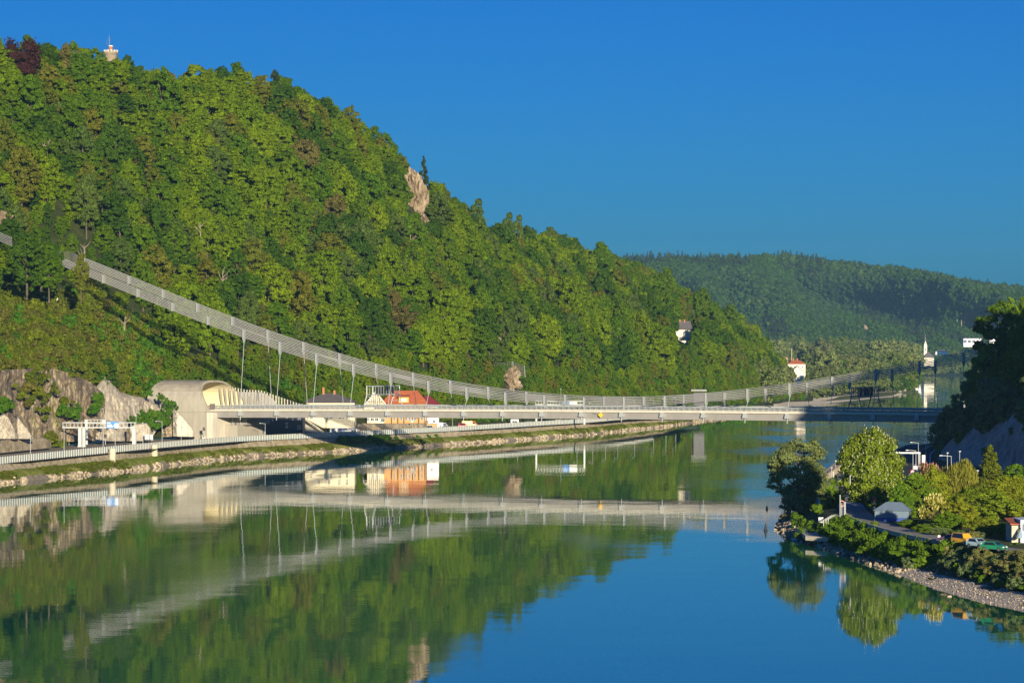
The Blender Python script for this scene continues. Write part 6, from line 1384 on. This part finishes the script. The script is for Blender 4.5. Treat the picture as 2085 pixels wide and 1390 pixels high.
e = tree_px('pinkC', 1893, 944, 680, 5.0, 'round pink-blossomed chestnut beside the highway lamps', 56); blossoms(e, SPEC['pinkC'], 240, PB, .34, 3)
tree_px('conif', 2016, 898, 600, 5.0, 'pale green spruce whose tip stands before the grey cliff', 92)
tree_px('mapleC', 2000, 990, 560, 4.9, 'wide olive-green tree in the middle of the right tree group', 140)
tree_px('mapleC', 2060, 965, 575, 4.9, 'large olive-green tree reaching the right edge', 120)
tree_px('mapleB', 1955, 1012, 545, 4.9, 'bright leafy tree low in front of the weeping willow', 80)
tree_px('mapleA', 1930, 1040, 530, 4.9, 'dark green shrubby tree at the road edge in the group', 70)
tree_px('mapleC', 2005, 1048, 520, 4.9, 'small olive tree over the parked cars', 70)
tree_px('mapleB', 2082, 1005, 560, 4.9, 'bright green tree at the right edge behind the house', 90)
tree_px('R1', 1985, 985, 640, 5.0, 'dark tree filling the back of the right group', 110)
tree_px('R1', 2075, 940, 660, 5.0, 'dark tree at the right edge under the cliff', 90)
for (px, yt, D, w, k, lab) in [(1880, 1062, 528, 46, 'R1', 'dark hedge-like shrub beside the road right of the marquee'), (1850, 1052, 545, 44, 'R1', 'dark shrub hiding the front of the marquee'), (1915, 1070, 520, 42, 'R2', 'dark shrub at the road under the blossom tree'), (1950, 1075, 515, 50, 'R1', 'dark shrub behind the yellow van'), (1985, 1078, 512, 46, 'R2', 'dark shrub behind the pale car'), (1822, 1040, 566, 26, 'R1', 'dark round shrub left of the marquee'), (2045, 1060, 515, 40, 'R1', 'dark clipped hedge left of the orange-roofed house'), (2040, 1062, 512, 26, 'R1', 'tall dark cypress-like shrub beside the green car'), (2066, 1102, 496, 24, 'RB', 'light round shrub between green car and white house')]:
    tree_px(k, px, yt, D, 4.9, lab, w, 'shrub', 'shrub')
# shrubs on the embankment slope
species('reed', 'fresh', 531, w=3.0, h=2.2, nlump=16, nleaf=1500, leaf=.24, base=0, lumpr=.32, shape='round', nlimb=0, trad=.05)
shr = []
for _ in range(1500):
    y = rg.uniform(405, 592); d = rg.uniform(2.4, 6.3)
    if y < 500: d = rg.uniform(6.0, 12.5)
    x = float(shoreX(y))+d; z = float(flatR(np.array([x]), np.array([y]))[0]) if False else float(flatR(x, y))
    if any((x-a)**2+((y-b)*.6)**2 < 1.25 for a, b, *_ in shr): continue
    sx, sy = screen(x, y, z)
    if 1680 > sx: continue
    if (x-80)**2 < 30 and 470 < y < 496 and d > 9.5: continue
    shr.append((x, y, z, sx, d))
shr = sorted([t for t in shr if t[3] < 2140], key=lambda t: t[1]); extra = []
for n_, (x, y, z, sx, d) in enumerate(shr):
    if sx < 1850: key, lab, grp = rg.choice(['reed', 'RB', 'reed']), 'fresh green shrub on the slope between boulders and right road', 'green shrubs below the right road'
    elif d < 7.6: key, lab, grp = rg.choice(['reed', 'RG']), 'low green bush at the upper edge of the gravel beach', 'bushes along the beach'
    else: key, lab, grp = rg.choice(['RO', 'RG', 'RO']), 'olive brown shrub on the slope below the parked cars', 'shrubs below the parked cars'
    s = rg.uniform(.55, .95)*(.8 if key != 'reed' else 1)
    if n_ >= 85: extra.append((x, y, z, s, 'RB' if key == 'reed' else key)); continue
    add_tree(key, (x, y, z-.2), (s, s, s*.85), rg.uniform(0, 6), lab, 'shrub', grp, 'shrub')
do_scatter('undergrowth', RV2, rk2, extra, 'fresh green brush covering the slope between boulders and right road')
for (px, py, w) in [(1640, 1075, 1), (1655, 1068, 1), (1668, 1060, 1.2), (1690, 1058, 1.2), (1705, 1052, 1), (1630, 1040, 1.2), (1650, 1035, 1.4), (1668, 1030, 1.4), (1690, 1028, 1.3), (1700, 1040, 1.1), (1720, 1000, 1.0), (1708, 996, 1.0), (1735, 1003, 1.0), (1625, 1058, 1)]:
    D = (CAMZ-2.5)*FPX/(py-HY); add_tree(rg.choice(['reed', 'RB']), (X_of(px, D), D, float(flatR(X_of(px, D), D))-.2), w*.8, rg.uniform(0, 6), 'green bush on the bank tip around the willows', 'shrub', 'bushes around the willows', 'shrub')
# ------------------------------------------------------------------ landing place with ramp and frames
q = MB(); e = empty('landing_platform', (58, 590, 2.0), 0, 'tan paved landing platform by the water on the bank tip', 'platform'); L = Vector(e.location)
pt = [px_pt(x, y, D) for x, y, D in ((1620, 1072, 601), (1700, 1078, 590), (1706, 1093, 566), (1640, 1090, 573))]; pts = [Vector((p.x, p.y, 1.75)) for p in pt]; q.hexa([p-L-Vector((0, 0, .8)) for p in pts[::-1]]+[p-L for p in pts[::-1]]); q.build('paving', M['conc2'], e)
e = empty('gangway', (0, 0, 0), 0, 'long pale handrailed gangway sloping from the platform into the water', 'gangway')
a, b = px_pt(1686, 1075, 588), px_pt(1612, 1098, 588)
for dy, nm in ((0, 'beam'), (1.4, 'beam')):
    q = MB(); q.tube([a+Vector((0, -dy, 0)), b+Vector((0, -dy, 0))], .13, 5); q.build(nm, M['white'], e)
q = MB(); q.hexa([b+Vector((0, -1.4, -.3)), a+Vector((0, -1.4, -.3)), a+Vector((0, 0, -.3)), b+Vector((0, 0, -.3)), b+Vector((0, -1.4, -.2)), a+Vector((0, -1.4, -.2)), a+Vector((0, 0, -.2)), b+Vector((0, 0, -.2))]); q.build('walkway', M['conc'], e)
e = empty('pontoon_frame', (0, 0, 0), 0, 'row of bent white tubular frames on the landing platform', 'frame')
for i in range(4):
    D = 574+i*1.2; dx = i*3.2; q = MB(); q.tube([px_pt(1677+dx, 1073, D), px_pt(1677+dx, 1058-i*.5, D), px_pt(1694+dx, 1048-i*.3, D+8)], .05, 5); q.build('tube_frame', M['white'], e)
q = MB(); q.tube([px_pt(1703, 1047, 584), px_pt(1712, 1053, 580)], .08, 5); q.build('tube_frame', M['white'], e)
q = MB(); e = empty('utility_cabinet', px_pt(1671, 1063, 586), 0, 'small white box cabinet beside the tubular frames', 'cabinet'); q.box(-.45, .45, -.4, .4, 0, .9); q.build('housing', M['galv'], e); q = MB(); q.box(-.5, .5, -.45, .45, .9, 1.0); q.build('lid', M['galv'], e)
e = empty('lifebuoy_stand', px_pt(1714, 1050, 588), 0, 'orange and white lifebuoy ring on its stand at the path corner', 'lifebuoy'); q = MB(); q.tube([(0, 0, 0), (0, 0, 2.5)], .07, 5); q.build('post', M['galv'], e)
q = MB(); N = 16; ring = [(math.cos(2*math.pi*k/N)*.42, -.15, 2.4+math.sin(2*math.pi*k/N)*.55) for k in range(N+1)]; q.tube(ring, .10, 6, cap=False); q.build('ring', mat_plain('lifebuoy_paint', (.75, .35, .20), .5), e)
for (px, yt, yb, lab) in [(1710.5, 1008, 1052, 'taller grey mooring post beside the lifebuoy'), (1720, 1022, 1053, 'thick grey mooring post right of the lifebuoy'), (1751.5, 1049, 1065, 'short pale marker post at the road edge'), (1731, 968, 985, 'small dark post on the verge by the camper')]:
    D = 585; q = MB(); r = .16 if px != 1720 else .3; q.tube([(0, 0, 0), (0, 0, (yb-yt)*D/FPX)], r*.7, 8); q.tube([(0, 0, (yb-yt)*D/FPX), (0, 0, (yb-yt)*D/FPX+.1)], r*.9, 8); o = q.build('mooring_post' if px < 1725 else 'marker_post', M['galv']); o.location = px_pt(px, yb, D); tag(o, lab, 'post')
q = MB(); q.tube([(0, 0, -1), (0, 0, 0), (0, 0, .3), (0, 0, 1.4), (0, 0, 1.6)], [.45, .45, .3, .12, .04], 10); o = q.build('channel_buoy', M['dark_']); o.location = px_pt(1559, 1080, D_at(1080)); tag(o, 'dark pointed buoy floating alone before the bank tip', 'buoy')
q = MB(); q.tube([(0, 0, -1), (0, 0, .1), (0, 0, .7), (0, 0, .9)], [.3, .3, .12, .04], 10); o = q.build('channel_buoy', M['dark_']); o.location = px_pt(1561.5, 1036, D_at(1036)); tag(o, 'smaller dark buoy farther off beside the willow', 'buoy')
# ------------------------------------------------------------------ marquee, signs, lamps, cars
BLU = mat_plain('blue_grey_canvas', (.12, .17, .22), .7, var=.12, scale=1); BL2 = mat_plain('blue_canvas', (.02, .06, .24), .7)
D = 566; e = empty('marquee', (X_of(1818, D), D, 5.0), R(-12), 'blue-grey marquee tent with bright blue skirt under the trees', 'tent'); q = MB(); q.box(-3.2, 3.2, -2.4, 2.4, 0, .7); q.build('skirt', BL2, e); q = MB(); q.box(-3.15, 3.15, -2.35, 2.35, .7, 2.0); q.build('side_wall', BLU, e)
q = MB(); q.hexa([(-3.5, -2.7, 1.98), (3.5, -2.7, 1.98), (3.5, 2.7, 1.98), (-3.5, 2.7, 1.98), (-1.2, -.5, 3.5), (1.6, -.5, 3.5), (1.6, .3, 3.5), (-1.2, .3, 3.5)]); q.build('roof', BLU, e)
e = empty('road_barrier_post', px_pt(1780, 1043, 594), 0, 'red and white banded post with orange base beside the chestnut trunk', 'post'); q = MB(); q.box(-.3, .3, -.3, .3, 0, .75); q.build('base', mat_plain('orange_plastic', (.8, .20, .03), .5), e)
for k in range(4): q = MB(); q.tube([(0, 0, .75+k*.45), (0, 0, 1.2+k*.45)], .16, 8); q.build('band', mat_plain('sign_red', (.55, .03, .03), .5) if k % 2 else M['white'], e)
q = MB(); q.box(-.42, .42, -.06, 0, 2.5, 3.1); q.build('sign_face', mat_plain('sign_red2', (.5, .03, .04), .5), e)
def rlamp(px, yt, z, D, arm, lab, grp=None): 
    yb = HY+(CAMZ-z)/D*FPX; return street_lamp(px, yt, yb, D, lab, arm, 'galv', grp, .085)
for (px, yt, D, arm, lab) in [(1859, 923, 735, -1.9, 'street lamp with long left arm beside the white-blossomed chestnut'), (1865, 917, 765, -1.9, 'second street lamp with long left arm behind the first by the highway'), (1870, 901, 850, -1.7, 'street lamp farther along the highway behind the gantry'), (1885, 894, 905, -1.9, 'street lamp before the dark grass strip near the bridge shadow'), (1902, 887, 960, -1.6, 'farthest highway lamp at the foot of the shaded hill'), (1889, 884, 990, 0, 'thin mast beside the farthest highway lamp'), (1937, 928, 690, -2.0, 'street lamp with arm above the weeping willow'), (1929, 922, 700, 0, 'thin mast crossing the lamp above the weeping willow'), (1954, 919, 690, 0, 'single thin pole right of the lamp above the weeping willow'), (1693, 952, 745, 0, 'slim lamp post beside the parked camper'), (1701.5, 938, 790, 0, 'slim lamp post behind the fence of the camper parking'), (1990, 958, 640, 0, 'short pale pole among the right trees')]:
    rlamp(px, yt, 5.0, D, arm, lab)
D = 820; e = empty('sign_gantry', (X_of(1871.5, D), D, 5.0), 0, 'grey portal frame over the shaded highway behind the chestnut', 'sign gantry'); x0 = X_of(1871.5, D); h = z_of(920, D)-5
for px in (1871.5, 1822): q = MB(); x = X_of(px, D)-x0; q.box(x-.3, x+.3, -.3, .3, 0, h-.4); q.build('leg', M['dgal'], e)
q = MB(); q.box(X_of(1822, D)-x0-.3, .3, -.3, .3, h-.4, h); q.build('beam', M['galv'], e)
t1 = traffic_sign(1864, 948, 690, 5.0, 'white rectangular traffic sign above a blue one by the highway lamps', (.75, .75, .70), .42, True, 1.3); q = MB(); q.box(-.4, .4, -.15, -.1, z_of(962, 690)-5, z_of(957.5, 690)-5); q.build('blue_plate', mat_plain('plate_blue', (.04, .2, .5), .5), t1)
t1 = traffic_sign(1858, 956, 680, 5.0, 'round red no-overtaking style sign by the highway lamps', (.6, .06, .06), .5); q = MB(); q.tube([(0, -.14, z_of(956, 680)-5-.5), (0, -.125, z_of(956, 680)-5-.5)], .3, 14); q.build('white_centre', M['white'], t1)
traffic_sign(1880.5, 926, 850, 5.0, 'tall narrow white sign on the shaded highway', (.7, .75, .78), .45, True, 2.6)
t1 = traffic_sign(1912, 1089, 502, 5.0, 'small white sign board at the road edge before the parked cars', (.7, .7, .66), .22, True, .9)
for k in range(4): q = MB(); q.tube([(0, 0, k*.5), (0, 0, k*.5+.3)], .13, 6); o = q.build('marker_band', M['white']); o.parent = bpy.data.objects.get('banded_post') or tag(empty('banded_post', px_pt(1697, 975, 745), 0, 'yellow and white banded marker post beside the slim lamp'), cat='post')
yp = paint('yellow_van_paint', (.72, .36, .02)); mp_ = paint('pale_mint_paint', (.45, .62, .58)); gp = paint('green_car_paint', (.02, .22, .10)); pp = paint('purple_car_paint', (.10, .05, .10))
def rcar(px, ybase, kind, rz, col, label, cat, name='parked_car', z=5.02):
    D = (CAMZ-z)*FPX/(ybase-HY); return vehicle(kind, (X_of(px, D), D, z), rz, col, label, cat, name)
rcar(1961, 1108, 'van', R(-62), yp, 'yellow van parked first in the row of three at the right', 'van', 'parked_van')
rcar(1991, 1114, 'hatch', R(-60), mp_, 'pale mint small car between yellow van and green car', 'car'); rcar(2024, 1121, 'hatch', R(-38), gp, 'green small car at the right end of the parked row', 'car')
rcar(1937, 1104, 'estate', R(150), pp, 'dark purple car half hidden by shrubs left of the yellow van', 'car')
rcar(1710, 983, 'van', R(-80), paint('camper_paint', (.10, .11, .12)), 'dark-fronted camper van parked behind the curved timber fence', 'van', 'parked_van')
# house at the right edge
D = 500; e = empty('house', (X_of(2085, D), D, 4.9), 0, 'white house with orange tiled lean-to roof at the right edge', 'house'); x0 = X_of(2085, D)
q = MB(); q.box(X_of(2078, D)-x0, 8, 0, 8, 0, z_of(1058, D)-4.9); q.build('wall', mat_plain('blue_white_plaster', (.62, .66, .72), .85), e)
q = MB(); q.box(X_of(2062, D)-x0, X_of(2078, D)-x0-.01, 1, 7, 0, z_of(1070, D)-4.9); q.build('lean_to_wall', M['conc2'], e)
q = MB(); a, b = X_of(2058, D)-x0, X_of(2078, D)-x0-.02; q.hexa([(a, .4, z_of(1068, D)-4.9), (b, .4, z_of(1068, D)-4.9), (b, 7, z_of(1060, D)-4.9), (a, 7, z_of(1060, D)-4.9), (a, .4, z_of(1066, D)-4.9), (b, .4, z_of(1066, D)-4.9), (b, 7, z_of(1058, D)-4.9), (a, 7, z_of(1058, D)-4.9)]); q.build('roof', RT, e)
q = MB(); a, b = X_of(2068, D)-x0, X_of(2078, D)-x0-.03; q.hexa([(a, -2.2, 1.0), (b, -2.2, 1.0), (b, -.02, 1.0), (a, -.02, 1.0), (a+.8, -.8, 2.6), (b, -.8, 2.6), (b, -.02, 2.6), (a+.8, -.02, 2.6)]); q.build('glass_porch', mat_plain('pale_blue_glass', (.25, .38, .45), .2), e)
q = MB(); q.box(X_of(2082, D)-x0, X_of(2084.5, D)-x0, -.06, .02, 2.0, 3.2); q.build('window', M['glassy'], e)
# little rowing boats or stones near the beach
for (px, py, lab) in [(1922, 1210, 'pale stone in the shallow water off the gravel beach'), (1934, 1214, 'second smaller pale stone in the shallows off the beach')]:
    D = D_at(py); o = bpy.data.objects.new('shore_stone', bpy.data.meshes['stone'].copy()); COL.objects.link(o); o.location = (X_of(px, D), D, .02); o.scale = (.9 if px < 1930 else .6, .5, .3); tag(o, lab, 'stone')
